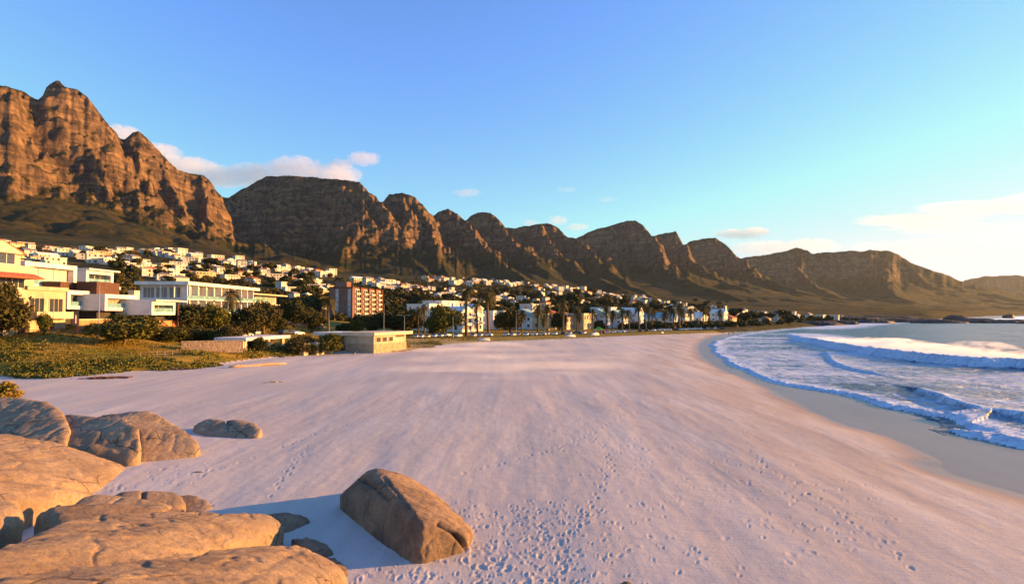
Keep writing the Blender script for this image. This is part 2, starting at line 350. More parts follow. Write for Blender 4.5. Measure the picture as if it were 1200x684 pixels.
for (xa, ya, xb, yb, wob, sd_) in [(2, 17, 10, 70, 1.2, 1), (-3, 36, 16, 62, 1.0, 3), (14, 19, 24, 68, 1.0, 4), (-20, 36, -9, 66, .8, 5), (-13.4, 31.5, -15.2, 45, .3, 6)]:
    rr_ = random.Random(sd_); L = math.hypot(xb - xa, yb - ya); n = int(L / .72); ux, uy = (xb - xa) / L, (yb - ya) / L
    for k in range(n):
        s_ = k * .72; o_ = wob * math.sin(s_ / 6.0 + sd_) + (.14 if k % 2 else -.14) + rr_.gauss(0, .08); cx, cy = xa + ux * s_ - uy * o_, ya + uy * s_ + ux * o_
        if rr_.random() < .22: continue
        dp = rr_.uniform(.018, .045)
        m_ = np.where((np.abs(tx_ - cx) < .6) & (np.abs(ty_ - cy) < .6))[0]
        if not len(m_): continue
        dx, dy = tx_[m_] - cx, ty_[m_] - cy; u = dx * ux + dy * uy; v = dx * uy - dy * ux; q = np.sqrt((u / .19) ** 2 + (v / .10) ** 2)
        fp[m_] += -dp * np.exp(-q ** 4) + .35 * dp * np.exp(-((q - 1.45) / .35) ** 2)
GZ[near] += (fp + big) * (1 - sstep(55, 74, GR[near]))
GZ[near] += .012 * fbm(GX[near] * 1.5, GY[near] * 1.5, 3, 350) + .02 * fbm(GX[near] / 1.2, GY[near] / 4, 3, 352)
def ground_z(x, y):
    return float(height(np.array([x]), np.array([y]))[0])
def ground_at(px, py, rmin=60):
    """first visible ground point under an image pixel"""
    a = math.atan((px - 600) / F_); i = int(np.clip(np.searchsorted(AZ, a), 1, len(AZ) - 1))
    m = RR > rmin; rr = RR[m]; z = GZ[i][m]; y = rr * math.cos(a)
    _, row = rowof(rr * math.sin(a), y, z)
    k = np.where(row <= py)[0]
    if len(k) == 0: return None
    k = k[0]; return Vector((rr[k] * math.sin(a), rr[k] * math.cos(a), z[k]))
# ------------------------------------------------------------------ split the sheet into its named zones
na, nr = GX.shape
idx = np.arange(na * nr).reshape(na, nr)
quad = np.stack([idx[:-1, :-1], idx[1:, :-1], idx[1:, 1:], idx[:-1, 1:]], -1).reshape(-1, 4)
fc = lambda A: (A[:-1, :-1] + A[1:, 1:]).ravel() / 2
fsg, fdc, fr, fz = fc(SG), fc(DC), fc(GR), fc(GZ)
zone = np.where(fsg < 0.5, 0, np.where(fr < 330, 1, np.where(fr < 1500, 2, 3)))
zone = np.where((fdc < 0) & (fr > 380), 0, zone)
zone = np.where((fdc > 0) & (fr > 520) & (zone == 0), 2, zone)
keep = ~((fdc < -60) & (fr < 6000)) & ~((fdc < -400))
VV = np.stack([GX, GY, GZ], -1).reshape(-1, 3)
WET = np.clip(1 - DC / 3.0 + .5 * fbm(GX / 5, GY / 5, 3, 61), 0, 1).ravel()
def zmesh(name, zid, mat):
    q = quad[(zone == zid) & keep]; u, inv = np.unique(q, return_inverse=True)
    me = npmesh(name, VV[u], inv.reshape(-1, 4), {'wet': WET[u], 'edge': SG.ravel()[u], 'dry': DC.ravel()[u]})
    o = link(name, me, mat); tag(o, kind='structure'); return o
# sand
t = NT('sand'); p = t.pos(); wet = t.attr('wet'); edge = t.attr('edge')
streak = t.noise(t.n('ShaderNodeMapping', {'Vector': p, 'Rotation': (0, 0, R(-14)), 'Scale': (.55, .03, 1)}).outputs[0], 1, 6, .62, .6)
patch = t.noise(p, .045, 5, .55, .4); fine = t.noise(p, 9, 4, .7); grain = t.noise(p, 60, 2)
c = t.mix(t.ramp(streak, .32, .68), (.50, .45, .405), (.585, .535, .49))
c = t.mix(t.ramp(patch, .35, .68, 0, .6), c, (.46, .40, .36))
dry = t.attr('dry'); damp = t.math('MULTIPLY', t.ramp(dry, 2, 30, 1, 0), t.ramp(t.noise(t.n('ShaderNodeMapping', {'Vector': p, 'Rotation': (0, 0, R(-14)), 'Scale': (.30, .05, 1)}).outputs[0], 1, 5, .6, .5), .38, .62))
c = t.mix(t.math('MULTIPLY', damp, .55), c, (.34, .255, .205))
c = t.mix(t.math('MULTIPLY', t.ramp(fine, .35, .75), .28), c, (.38, .31, .27))
rip = t.noise(t.n('ShaderNodeMapping', {'Vector': p, 'Rotation': (0, 0, R(30)), 'Scale': (.9, 4.5, 1)}).outputs[0], 1, 4, .6, .8)
c = t.mix(t.math('MULTIPLY', wet, .8, clamp=True), c, (.17, .125, .11))
nr_ = t.bump(fine, .35, .05); nr_ = t.bump(streak, .25, .12, nr_); nr_ = t.bump(grain, .2, .01, nr_); nr_ = t.bump(rip, t.ramp(wet, .0, .3, .5, 0), .05, nr_)
M_SAND = t.bsdf(c, t.ramp(wet, .3, 1, .92, .38), nr_, t.ramp(wet, .2, 1, .15, .5))
# grass and scrub ground
t = NT('dune_turf'); p = t.pos(); f = t.noise(p, .12, 6, .65); g = t.noise(p, 1.6, 5, .7)
c = t.mix(t.ramp(f, .35, .65), (.15, .14, .018), (.32, .20, .035)); c = t.mix(t.ramp(g, .5, .8), c, (.07, .09, .02))
M_TURF = t.bsdf(c, .9, t.bump(t.noise(p, 2.2, 6, .75), .9, .35), .1)
t = NT('hillside_ground'); p = t.pos(); f = t.noise(p, .01, 6, .65); g = t.noise(p, .06, 5, .7)
c = t.mix(t.ramp(f, .35, .65), (.028, .036, .010), (.085, .065, .018)); c = t.mix(t.ramp(g, .42, .62), c, (.018, .026, .008))
M_HILL = t.bsdf(c, .95, t.bump(t.noise(p, .25, 6, .75), .8, 3), .1)
# rock and fynbos
t = NT('mountain_rock'); geo_ = t.n('ShaderNodeNewGeometry'); p = geo_.outputs['Position']
sep = t.n('ShaderNodeSeparateXYZ', {'Vector': geo_.outputs['Normal']}); px_ = t.n('ShaderNodeSeparateXYZ', {'Vector': p})
warp = t.noise(p, .006, 5, .6)
zz = t.math('ADD', px_.outputs['Z'], t.math('MULTIPLY', warp, 60))
strata = t.n('ShaderNodeTexNoise', {'Vector': t.n('ShaderNodeCombineXYZ', {'X': t.math('MULTIPLY', px_.outputs['X'], .0035), 'Y': t.math('MULTIPLY', px_.outputs['Y'], .0035), 'Z': t.math('MULTIPLY', zz, .055)}).outputs[0], 'Scale': 1.0, 'Detail': 6.0, 'Roughness': .72}).outputs[0]
crack = t.noise(t.scale(p, (.03, .03, .006)), 1, 7, .72, .5)
blot = t.noise(p, .012, 6, .65)
rock = t.mix(t.ramp(strata, .32, .70), (.065, .045, .030), (.29, .178, .082))
rock = t.mix(t.ramp(crack, .40, .56, .75, 0), rock, (.028, .022, .02))
rock = t.mix(t.ramp(blot, .5, .72, 0, .5), rock, (.12, .078, .045))
veg = t.mix(t.ramp(t.noise(p, .007, 7, .72), .36, .62), (.014, .022, .006), (.062, .046, .009))
veg = t.mix(t.ramp(t.noise(p, .05, 5, .75), .52, .72, 0, .8), veg, (.016, .02, .008))
flat = t.math('ADD', sep.outputs['Z'], t.math('MULTIPLY', t.math('SUBTRACT', t.noise(p, .03, 6, .7), .5), .42))
low = t.ramp(t.math('ADD', px_.outputs['Z'], t.math('MULTIPLY', t.math('SUBTRACT', blot, .5), 260)), 300, 480, 1, 0)
vf = t.math('MAXIMUM', t.ramp(flat, .60, .76), t.math('MULTIPLY', low, t.ramp(flat, .42, .62)))
c = t.mix(vf, rock, veg)
nr_ = t.bump(strata, .8, 14); nr_ = t.bump(crack, .8, 12, nr_); nr_ = t.bump(t.noise(p, .09, 6, .75), .7, 6, nr_)
M_ROCKM = t.bsdf(c, .95, nr_, .1)
zmesh('beach', 0, M_SAND); zmesh('grass_bank', 1, M_TURF); zmesh('hillside', 2, M_HILL); zmesh('mountains', 3, M_ROCKM)
# ------------------------------------------------------------------ sea
def cz_(pts, z, pre=(), post=()): return [(p.x, p.y) for p in smooth_poly([Vector((a, b, 0)) for a, b in curve(pts, z, pre, post)], 5)]
CREST = cz_([(1200, 431), (1150, 429.3), (1100, 425), (1050, 419), (1000, 412), (960, 404), (938, 397), (925, 391.5)], SEA, pre=[(112, 40), (106, 80)])
W3 = cz_([(1020, 438), (990, 431), (974, 421), (969, 414)], SEA)
W4 = cz_([(1200, 492), (1160, 487), (1130, 480), (1105, 470), (1080, 462)], SEA, pre=[(70, 30)])
SA = np.radians(np.concatenate([np.arange(4, 18, .2), np.arange(18, 46, .07), np.arange(46, 110, .7)]))
SR = np.concatenate([geo(18, 420, 1.0075), geo(420, 1500, 1.018), geo(1500, 30000, 1.07)])
A_, R_ = np.meshgrid(SA, SR, indexing='ij'); X_, Y_ = R_ * np.sin(A_), R_ * np.cos(A_)
s1 = -sdist(X_, Y_, WASH) + .9 * fbm(X_ / 4, Y_ / 4, 3, 500) + 1.6 * fbm(X_ / 14, Y_ / 14, 2, 501)
s2 = -sdist(X_, Y_, CREST) + 1.1 * fbm(X_ / 5, Y_ / 5, 3, 510) + 2.2 * fbm(X_ / 25, Y_ / 25, 2, 511)
s3 = -sdist(X_, Y_, W3) + .6 * fbm(X_ / 4, Y_ / 4, 3, 520)
s4 = -sdist(X_, Y_, W4) + .6 * fbm(X_ / 4, Y_ / 4, 3, 530)
def bore(s, A, fr, bk): return A * sstep(-fr, 0, s) * np.where(s > 0, np.exp(-np.maximum(s, 0) / bk), 1)
nearw = 1 - sstep(300, 420, R_)
a2 = 1.5 * (1 - sstep(190, 300, Y_)) + .3
g3 = np.exp(-(np.minimum(np.abs(s3), 60) / 12) ** 2)
z_ = SEA + .02 * s1.clip(0, 5)
z_ = z_ + nearw * (bore(s1, .30, 1.5, 6) + bore(s2, a2, 2.2, 13) + bore(s3, .4, .7, 5) * (s3 > -3) * g3 + bore(s4, .75, 1.2, 5))
rough = sstep(.2, 6, s1)
z_ = z_ + nearw * rough * (.10 * fbm(X_ / 3.2, Y_ / 4.5, 4, 540) + .07 * fbm(X_ / 9, Y_ / 18, 3, 541))
fr2 = np.exp(-((s2 + 0.6) / 1.6) ** 2) * nearw
z_ = z_ + fr2 * .7 * fbm(X_ / .9, Y_ / .9, 3, 545) * np.minimum(a2, 2) / 2 + np.exp(-((s1) / 1.2) ** 2) * nearw * .13 * fbm(X_ / .7, Y_ / .7, 3, 546)
far_ = sstep(8, 40, s2) * (R_ < 2500)
z_ = z_ + far_ * (.28 * fbm(X_ / 16, Y_ / 11, 3, 550) + .12 * fbm(X_ / 3.5, Y_ / 3, 3, 551))
z_ = z_ - .12 * sstep(-1.2, -1.6, s1) - .5 * sstep(-2.5, -3.5, s1)
inner = (s2 < 0) | (Y_ > 262)
foam = np.maximum.reduce([np.exp(-np.maximum(s1, 0) / 3.5) * (s1 > -1.4), (.40 + .40 * fbm(X_ / 30, Y_ / 12, 4, 560)) * sstep(-.5, 2, s1) * np.where(s2 < 0, 1, 0) * nearw,
    (s2 > -2.2) * np.exp(-np.maximum(s2 - 12, 0) / 12) * nearw * .95, np.exp(-(s3 / .9) ** 2), .7 * np.exp(-((s4 - .2) / .9) ** 2) + .35 * np.exp(-np.maximum(s4, 0) / 4) * (s4 > 0) * nearw])
foam = np.where((s2 > 0) & (s2 < 60), foam * (1 - .0), foam)
reef = np.exp(-((s1 - 12) / 26) ** 2) * sstep(380, 500, R_) * (R_ < 2200)
foam = np.maximum(foam, reef * .75); foam = np.maximum(foam, .55 * (vn(X_ / 90, Y_ / 60, 570) > .72) * (R_ > 800) * (R_ < 2600))
foam = np.clip(foam, 0, 1)
ni, nj = X_.shape; id_ = np.arange(ni * nj).reshape(ni, nj)
qd = np.stack([id_[:-1, :-1], id_[1:, :-1], id_[1:, 1:], id_[:-1, 1:]], -1).reshape(-1, 4)
ok = ((s1[:-1, :-1] > -4) | (s1[1:, 1:] > -4)).ravel(); qd = qd[ok]
u_i, inv = np.unique(qd, return_inverse=True)
me = npmesh('sea', np.stack([X_, Y_, z_], -1).reshape(-1, 3)[u_i], inv.reshape(-1, 4), {'foam': foam.ravel()[u_i]})
t = NT('sea_water'); p = t.pos(); fa = t.attr('foam')
lace = t.noise(t.scale(p, (.5, .28, .5)), 1, 8, .68, 1.2); lace2 = t.noise(t.scale(p, (1.8, 1.8, 1.8)), 1, 6, .7, .8)
m_ = t.math('ADD', t.math('MULTIPLY', fa, 1.25), t.math('MULTIPLY', t.math('SUBTRACT', lace, .5), 1.5)); m_ = t.math('ADD', m_, t.math('MULTIPLY', t.math('SUBTRACT', lace2, .5), .6))
mask = t.ramp(m_, .22, .85)
col = t.mix(mask, t.mix(t.ramp(t.noise(p, .02, 4), .4, .65), (.008, .075, .165), (.014, .105, .215)), (.56, .69, .86))
dist = t.n('ShaderNodeVectorMath', operation='LENGTH'); t.set(dist.inputs[0], p)
w1 = t.noise(t.scale(p, (.35, .8, .5)), 1, 6, .65, .5); w2 = t.noise(t.scale(p, (.035, .09, .05)), 1, 6, .65, .3)
nr_ = t.bump(w1, 1.0, .9); nr_ = t.bump(w2, 1.0, 6.0, nr_); nr_ = t.bump(lace2, .5, .12, nr_)
link('sea', me, t.bsdf(col, t.ramp(mask, 0, 1, .20, .75), nr_, .22)); tag(bpy.data.objects['sea'], kind='structure')

# ------------------------------------------------------------------ granite
t = NT('granite'); p = t.pos()
base = t.noise(p, .55, 6, .6, .3); sp = t.noise(p, 6, 6, .8); sp2 = t.noise(p, 2.2, 7, .75)
c = t.mix(t.ramp(base, .35, .65), (.32, .22, .14), (.46, .33, .215))
c = t.mix(t.ramp(sp, .48, .66, 0, .75), c, (.20, .14, .10)); c = t.mix(t.ramp(sp2, .55, .72, 0, .5), c, (.58, .46, .34))
c = t.mix(t.ramp(t.noise(p, .3, 7, .68, .8), .54, .66, 0, .5), c, (.24, .175, .13))
ck = t.n('ShaderNodeVectorMath', operation='ADD'); t.set(ck.inputs[0], p); t.set(ck.inputs[1], t.n('ShaderNodeTexNoise', {'Vector': p, 'Scale': .6, 'Detail': 5.0}).outputs[1])
ed = t.n('ShaderNodeTexVoronoi', {'Vector': ck.outputs[0], 'Scale': .42}, feature='DISTANCE_TO_EDGE').outputs['Distance']; line = t.math('MULTIPLY', t.ramp(ed, .0, .022, 1, 0), t.ramp(t.noise(p, .35, 3), .45, .6))
c = t.mix(t.math('MULTIPLY', line, .75), c, (.09, .06, .045))
c = t.mix(t.ramp(t.noise(t.scale(p, (.9, .35, .5)), 1, 7, .72, 1.2), .56, .68, 0, .5), c, (.19, .145, .12))
nr_ = t.bump(t.math('SUBTRACT', 1.0, line), .8, .12); nr_ = t.bump(t.noise(p, 1.2, 8, .75), .9, .28, nr_); nr_ = t.bump(sp, 1.0, .10, nr_); nr_ = t.bump(t.noise(p, 18, 5, .75), .8, .03, nr_)
M_GRAN = t.bsdf(c, .85, nr_, .25)
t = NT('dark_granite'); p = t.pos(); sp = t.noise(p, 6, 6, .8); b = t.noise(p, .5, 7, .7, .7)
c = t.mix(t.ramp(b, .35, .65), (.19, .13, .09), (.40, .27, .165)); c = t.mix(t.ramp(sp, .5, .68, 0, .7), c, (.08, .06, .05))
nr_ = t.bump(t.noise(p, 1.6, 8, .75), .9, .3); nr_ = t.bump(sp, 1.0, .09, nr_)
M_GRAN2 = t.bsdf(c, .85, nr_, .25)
t = NT('reef_rock'); p = t.pos(); b = t.noise(p, .15, 7, .7)
M_REEF = t.bsdf(t.mix(t.ramp(b, .35, .65), (.025, .022, .022), (.07, .055, .048)), .7, t.bump(b, .8, 2), .4)
def n3(V, sc, o, s):
    x, y, z = V[:, 0] / sc, V[:, 1] / sc, V[:, 2] / sc
    return (fbm(x + .31 * z, y - .23 * z, o, s) + fbm(y + .5 * x * .2, z * 1.1, o, s + 7) + fbm(z * 1.07, x, o, s + 13)) / 1.8
def normals(V, me):
    n = np.empty(len(V) * 3, np.float32); me.vertices.foreach_get('normal', n); return n.reshape(-1, 3)
def hull_rock(name, pts, label, mat, voxel=.14, smooth=8, amp=.12, seed=1, carve=(), base=-.9, group=None, cat='rock', strata=0):
    bm = bmesh.new()
    P = [Vector(q) for q in pts]
    if base is not None: P += [Vector((q.x, q.y, base)) for q in P]
    for q in P: bm.verts.new(q)
    r = bmesh.ops.convex_hull(bm, input=bm.verts); bmesh.ops.delete(bm, geom=[g for g in r['geom_interior'] if isinstance(g, bmesh.types.BMVert)], context='VERTS')
    me = bpy.data.meshes.new(name); bm.to_mesh(me); bm.free()
    o = link(name, me, mat)
    for ty, kw in (('REMESH', dict(mode='VOXEL', voxel_size=voxel * 2)), ('SMOOTH', dict(iterations=smooth, factor=.5)), ('SUBSURF', dict(levels=1, render_levels=1, subdivision_type='CATMULL_CLARK'))):
        m = o.modifiers.new(ty, ty)
        for a, v in kw.items(): setattr(m, a, v)
    dg = bpy.context.evaluated_depsgraph_get(); m2 = bpy.data.meshes.new_from_object(o.evaluated_get(dg))
    o.modifiers.clear(); o.data = m2; bpy.data.meshes.remove(me); m2.name = name
    n = len(m2.vertices); V = np.empty(n * 3, np.float32); m2.vertices.foreach_get('co', V); V = V.reshape(-1, 3).astype(float); N = normals(V, m2).astype(float)
    d = amp * 1.3 * n3(V, 3.2, 3, seed) + amp * .55 * n3(V, .8, 4, seed + 40) + amp * .3 * n3(V, .22, 3, seed + 80)
    d -= amp * .22 * sstep(.62, .8, vn(V[:, 0] / .35 + V[:, 2] * 1.7, V[:, 1] / .35, seed + 5)) + .5 * amp * sstep(.80, .92, 1 - np.abs(n3(V, 1.6, 2, seed + 9)) * 2.2)
    X, Y = rowof(V[:, 0], V[:, 1], V[:, 2])
    for line, wpx, dep in carve:
        best = np.full(n, 1e9)
        for (ax, ay), (bx, by) in zip(line[:-1], line[1:]):
            ux, uy = bx - ax, by - ay; tt = np.clip(((X - ax) * ux + (Y - ay) * uy) / (ux * ux + uy * uy), 0, 1)
            best = np.minimum(best, np.hypot(X - ax - tt * ux, Y - ay - tt * uy))
        face = (N * (np.array([0, 0, H]) - V)).sum(1) > -1
        d -= dep * np.exp(-(best / wpx) ** 2) * face
    V = V + N * d[:, None]
    V2 = V; m2.vertices.foreach_set('co', V2.astype(np.float32).ravel()); m2.polygons.foreach_set('use_smooth', np.ones(len(m2.polygons), bool))
    c = V2.mean(0); c[2] = 0; m2.transform(Matrix.Translation(Vector(-c))); o.location = c; m2.update()
    return tag(o, label, cat, group)
G_ = 'granite boulders on the near sand'
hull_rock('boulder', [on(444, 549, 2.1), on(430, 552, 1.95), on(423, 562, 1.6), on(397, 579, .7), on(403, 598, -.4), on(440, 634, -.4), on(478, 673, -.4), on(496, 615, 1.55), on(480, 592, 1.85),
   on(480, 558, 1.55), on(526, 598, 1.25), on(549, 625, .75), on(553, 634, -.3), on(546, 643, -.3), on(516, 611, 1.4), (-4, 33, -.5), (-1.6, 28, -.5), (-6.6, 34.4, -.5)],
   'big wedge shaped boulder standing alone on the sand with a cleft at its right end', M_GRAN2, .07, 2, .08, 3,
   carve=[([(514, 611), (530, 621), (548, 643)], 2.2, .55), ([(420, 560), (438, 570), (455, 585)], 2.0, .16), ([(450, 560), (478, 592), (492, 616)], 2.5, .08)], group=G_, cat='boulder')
hull_rock('rock_slab', [on(-60, 660, 5.0), on(0, 648, 4.4), on(40, 625, 3.9), on(75, 608, 3.5), on(120, 601, 3.1), on(200, 602, 2.5), on(262, 600, 1.9), on(304, 600, 1.3), on(322, 606, 1.1), on(333, 618, .8), on(330, 627, .6), on(200, 670, 2.3), on(60, 700, 4.2)],
   'broad pinkish granite slab with a blunt right end, above the bottom left corner', M_GRAN, .065, 12, .10, 11, group=G_)
hull_rock('rock_slab', [on(-80, 720, 5.6), on(0, 672, 4.6), on(90, 655, 3.6), on(200, 650, 2.65), on(290, 640, 1.75), on(350, 638, 1.1), on(374, 648, .85), on(398, 662, .6), on(409, 675, .35), on(404, 700, 0), on(330, 800, .8), on(100, 900, 4.2), on(-100, 900, 6.0)],
   'nearest granite slab filling the bottom left corner of the photo', M_GRAN, .065, 12, .10, 17, carve=[([(170, 640), (172, 650)], 3, .1), ([(350, 645), (300, 668), (250, 700)], 5, .06)], group=G_)
hull_rock('rock_slab', [on(-120, 500, 3.8), on(0, 507, 2.8), on(60, 517, 2.1), on(110, 530, 1.15), on(146, 543, .35), on(152, 549, 0), on(118, 579, 0), on(60, 586, .8), on(0, 592, 1.7), on(-60, 600, 2.2), on(-120, 610, 2.6)],
   'smooth pale granite slope running down to the sand at the left edge', M_GRAN, .11, 12, .10, 23, carve=[([(0, 560), (60, 566), (110, 575)], 3, .12), ([(0, 540), (70, 535)], 3, .05)], group=G_)
hull_rock('boulder', [on(-40, 585, 2.2), on(0, 580, 2.3), on(20, 587, 2.1), on(31, 600, 1.7), on(20, 612, 1.5), on(-10, 630, 1.5), on(-60, 640, 1.8)],
   'rounded granite boulder cut by the left edge above the nearest slab', M_GRAN, .08, 8, .06, 29, group=G_, cat='boulder')
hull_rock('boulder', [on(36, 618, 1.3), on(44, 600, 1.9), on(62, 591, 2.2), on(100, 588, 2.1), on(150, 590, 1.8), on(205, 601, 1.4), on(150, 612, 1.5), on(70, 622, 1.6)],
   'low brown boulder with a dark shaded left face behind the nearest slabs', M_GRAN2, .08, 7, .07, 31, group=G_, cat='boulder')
hull_rock('boulder', [on(80, 592, 1.2), on(95, 581, 1.45), on(114, 576, 1.5), on(150, 580, 1.3), on(190, 590, 1.0), on(220, 598, .6), on(160, 604, .9), on(90, 600, 1.2)],
   'rough orange boulder behind the nearest slabs, above the brown one', M_GRAN, .08, 7, .08, 37, group=G_, cat='boulder')
hull_rock('boulder', [on(128, 578, .9), on(150, 573, 1.05), on(205, 574, .75), on(214, 579, .7), on(221, 588, .5), on(200, 597, .4), on(140, 590, .8)],
   'flat topped pale boulder at the edge of the shaded sand', M_GRAN, .08, 7, .06, 41, carve=[([(168, 576), (167, 586)], 2, .2)], group=G_, cat='boulder')
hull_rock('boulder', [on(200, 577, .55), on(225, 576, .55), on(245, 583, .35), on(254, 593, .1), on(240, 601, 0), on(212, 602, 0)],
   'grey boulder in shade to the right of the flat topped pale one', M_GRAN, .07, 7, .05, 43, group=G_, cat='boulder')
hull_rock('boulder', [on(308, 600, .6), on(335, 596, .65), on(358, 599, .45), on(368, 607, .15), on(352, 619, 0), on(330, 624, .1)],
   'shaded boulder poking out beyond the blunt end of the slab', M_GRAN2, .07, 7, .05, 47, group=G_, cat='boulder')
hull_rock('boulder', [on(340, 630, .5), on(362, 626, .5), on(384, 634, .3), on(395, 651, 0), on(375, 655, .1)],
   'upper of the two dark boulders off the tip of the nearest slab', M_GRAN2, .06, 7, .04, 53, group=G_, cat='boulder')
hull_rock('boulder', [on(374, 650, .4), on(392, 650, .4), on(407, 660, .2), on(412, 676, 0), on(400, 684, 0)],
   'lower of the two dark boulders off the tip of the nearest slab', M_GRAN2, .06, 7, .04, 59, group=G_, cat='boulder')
hull_rock('boulder', [at(-110, 462, 46), at(-40, 466, 45), at(0, 466, 45), at(40, 464, 44), at(60, 469, 43), at(76, 482, 41.5), at(84, 500, 38.5), at(80, 520, 37.2), at(0, 520, 37), at(-100, 520, 38)],
   'humped boulder at the left end of the long ridge of boulders', M_GRAN, .13, 8, .08, 61, group=G_, cat='boulder')
hull_rock('boulder', [at(55, 484, 42.5), at(90, 484, 42), at(148, 487, 40.5), at(164, 496, 39), at(168, 522, 37.8), at(152, 543, 37.2), at(96, 530, 37.2), at(60, 518, 37.8)],
   'bulging middle boulder of the long ridge, taking the full sun', M_GRAN, .12, 8, .07, 67, group=G_, cat='boulder')
hull_rock('boulder', [at(158, 500, 41), at(185, 501, 41.5), at(222, 508, 41.3), at(234, 513, 41), at(236, 524, 40.5), at(229, 536, 39.6), at(185, 541, 38.6), at(160, 543, 38.2)],
   'squared boulder at the right end of the long ridge', M_GRAN, .11, 7, .07, 71, group=G_, cat='boulder')
hull_rock('boulder', [at(105, 488, 45.5), at(135, 482, 46), at(176, 479, 46), at(198, 492, 45.5), at(226, 508, 44), at(228, 516, 43.5), at(110, 500, 43)],
   'peaked boulder lying behind the long ridge', M_GRAN, .12, 6, .07, 73, group=G_, cat='boulder')
hull_rock('boulder', [at(226, 497, 49), at(240, 490, 50), at(258, 489, 50), at(270, 496, 48.5), at(290, 507, 46.5), at(288, 513, 46), at(240, 511, 46.5), at(228, 506, 47.5)],
   'left of the two low split boulders half sunk in the sand', M_GRAN, .1, 8, .07, 79, group=G_, cat='boulder', base=-.4)
hull_rock('boulder', [at(263, 490, 49.5), at(286, 490, 49.5), at(300, 494, 48.5), at(308, 501, 47), at(305, 510, 46.2), at(294, 511, 46), at(276, 500, 47.5)],
   'right of the two low split boulders half sunk in the sand', M_GRAN, .1, 8, .06, 83, group=G_, cat='boulder', base=-.4)
hull_rock('rock', [on(220, 554, .05), on(230, 549, .25), on(240, 550, .22), on(244, 554, 0), on(236, 558, -.1), on(222, 557, -.1)],
   'small stone just showing above the trodden sand', M_GRAN, .06, 5, .03, 89, group=G_, base=-.3)
hull_rock('rock', [on(718, 681, .15), on(735, 677, .3), on(752, 683, .15), on(748, 700, 0), on(720, 700, 0)],
   'small brown stone cut by the bottom edge', M_GRAN2, .06, 5, .03, 97, group=G_, base=-.3)
# rocks on the far side of the bay
RF = [(985, 378.6, 560, 26, 9, 2.0), (1020, 377.2, 640, 34, 10, 2.2), (1058, 376.6, 690, 40, 12, 2.4), (1100, 377.6, 640, 36, 9, 1.8), (1142, 376.5, 660, 30, 12, 2.4), (1178, 377.3, 640, 44, 9, 2.0), (1232, 377.6, 600, 40, 9, 1.6),
      (1120, 372.0, 980, 22, 12, 4.0), (1040, 373.5, 900, 60, 14, 3.5), (1182, 370.2, 1500, 16, 12, 4.5), (960, 379.6, 520, 26, 7, 1.6), (1005, 375.8, 720, 50, 10, 3.2)]
NM = ['low black rock shelf nearest the far end of the beach', 'long dark rock shelf in the middle of the reef', 'dark humped reef rock taller than the shelves beside it', 'isolated dark islet standing beyond the low reef', 'small dark islet farthest out by the right edge']
for i, (px, row, Y, sx_, sy_, hh) in enumerate(RF):
    c = at(px, row, Y); pts = []
    rr = random.Random(i)
    for k in range(26):
        a = rr.uniform(0, 6.283); q = rr.uniform(.5, 1)
        pts.append((c.x + math.cos(a) * sx_ * q, Y + math.sin(a) * sy_ * q * 1.5, SEA - 1 + (hh + 1) * 2.7 * (1.05 - q) ** .6 * rr.uniform(.7, 1.15)))
    lb = {4: NM[2], 7: NM[3], 9: NM[4], 10: NM[0], 2: NM[1]}.get(i, '%s from the left of the low dark reef rocks across the bay' % ['first', 'second', 'third', 'third', 'x', 'fourth', 'fifth', 'x', 'sixth', 'x', 'x', 'seventh'][i])
    hull_rock('reef_rock', pts, lb, M_REEF, max(.5, hh * .14), 2, .5, 200 + i, base=SEA - 2, group='dark rocks of the reef')

# ------------------------------------------------------------------ spray blown off the big breaker
pts = [p for p in CREST if 90 < p[1] < 262]; pts = pts[::2]; S_ = []
for i, p in enumerate(pts):
    q0, q1 = pts[max(i - 1, 0)], pts[min(i + 1, len(pts) - 1)]; d = Vector((q1[0] - q0[0], q1[1] - q0[1])).normalized(); n_ = Vector((d.y, -d.x))   # seaward
    k = math.sin(math.pi * min(1, max(0, (i + .5) / len(pts))) ** .8) ** .5; hgt = (2.6 + 2.6 * float(vn(i * .35, 3, 900))) * (1 - .35 * sstep(150, 260, p[1])); row_ = []
    for s_, z in ((.2, .9), (.8, 1.9 + .3 * hgt), (4, hgt), (10, hgt * .95), (17, hgt * .6), (26, .5), (26, -.4), (.2, -.4)): row_.append((p[0] + n_.x * s_ * (1.2 if s_ > 3 else 1), p[1] + n_.y * s_, SEA + z * (k if z > 0 else 1)))
    S_.append(row_)
V = np.array(S_).reshape(-1, 3); m8 = len(S_[0]); Fq = [(i * m8 + k, i * m8 + (k + 1) % m8, (i + 1) * m8 + (k + 1) % m8, (i + 1) * m8 + k) for i in range(len(S_) - 1) for k in range(m8)]
bm = bmesh.new(); vs = [bm.verts.new(v) for v in V]
for f in Fq: bm.faces.new([vs[i] for i in f])
bm.faces.new(vs[:m8][::-1]); bm.faces.new(vs[-m8:]); bmesh.ops.recalc_face_normals(bm, faces=bm.faces)
t = NT('spray'); p = t.pos(); f = t.noise(t.scale(p, (.16, .22, .55)), 1, 6, .66, 1.0)
pv = t.n('ShaderNodeVolumePrincipled', {'Color': (.97, .97, .97), 'Density': t.math('MULTIPLY', t.ramp(f, .44, .66), .26), 'Anisotropy': .1}); t.t.links.new(pv.outputs[0], t.out.inputs['Volume'])
o = link('sea_spray', bmesh_to('sea_spray', bm), t.m); tag(o, 'wind blown spray streaming back off the largest breaking wave', 'spray', kind='stuff')

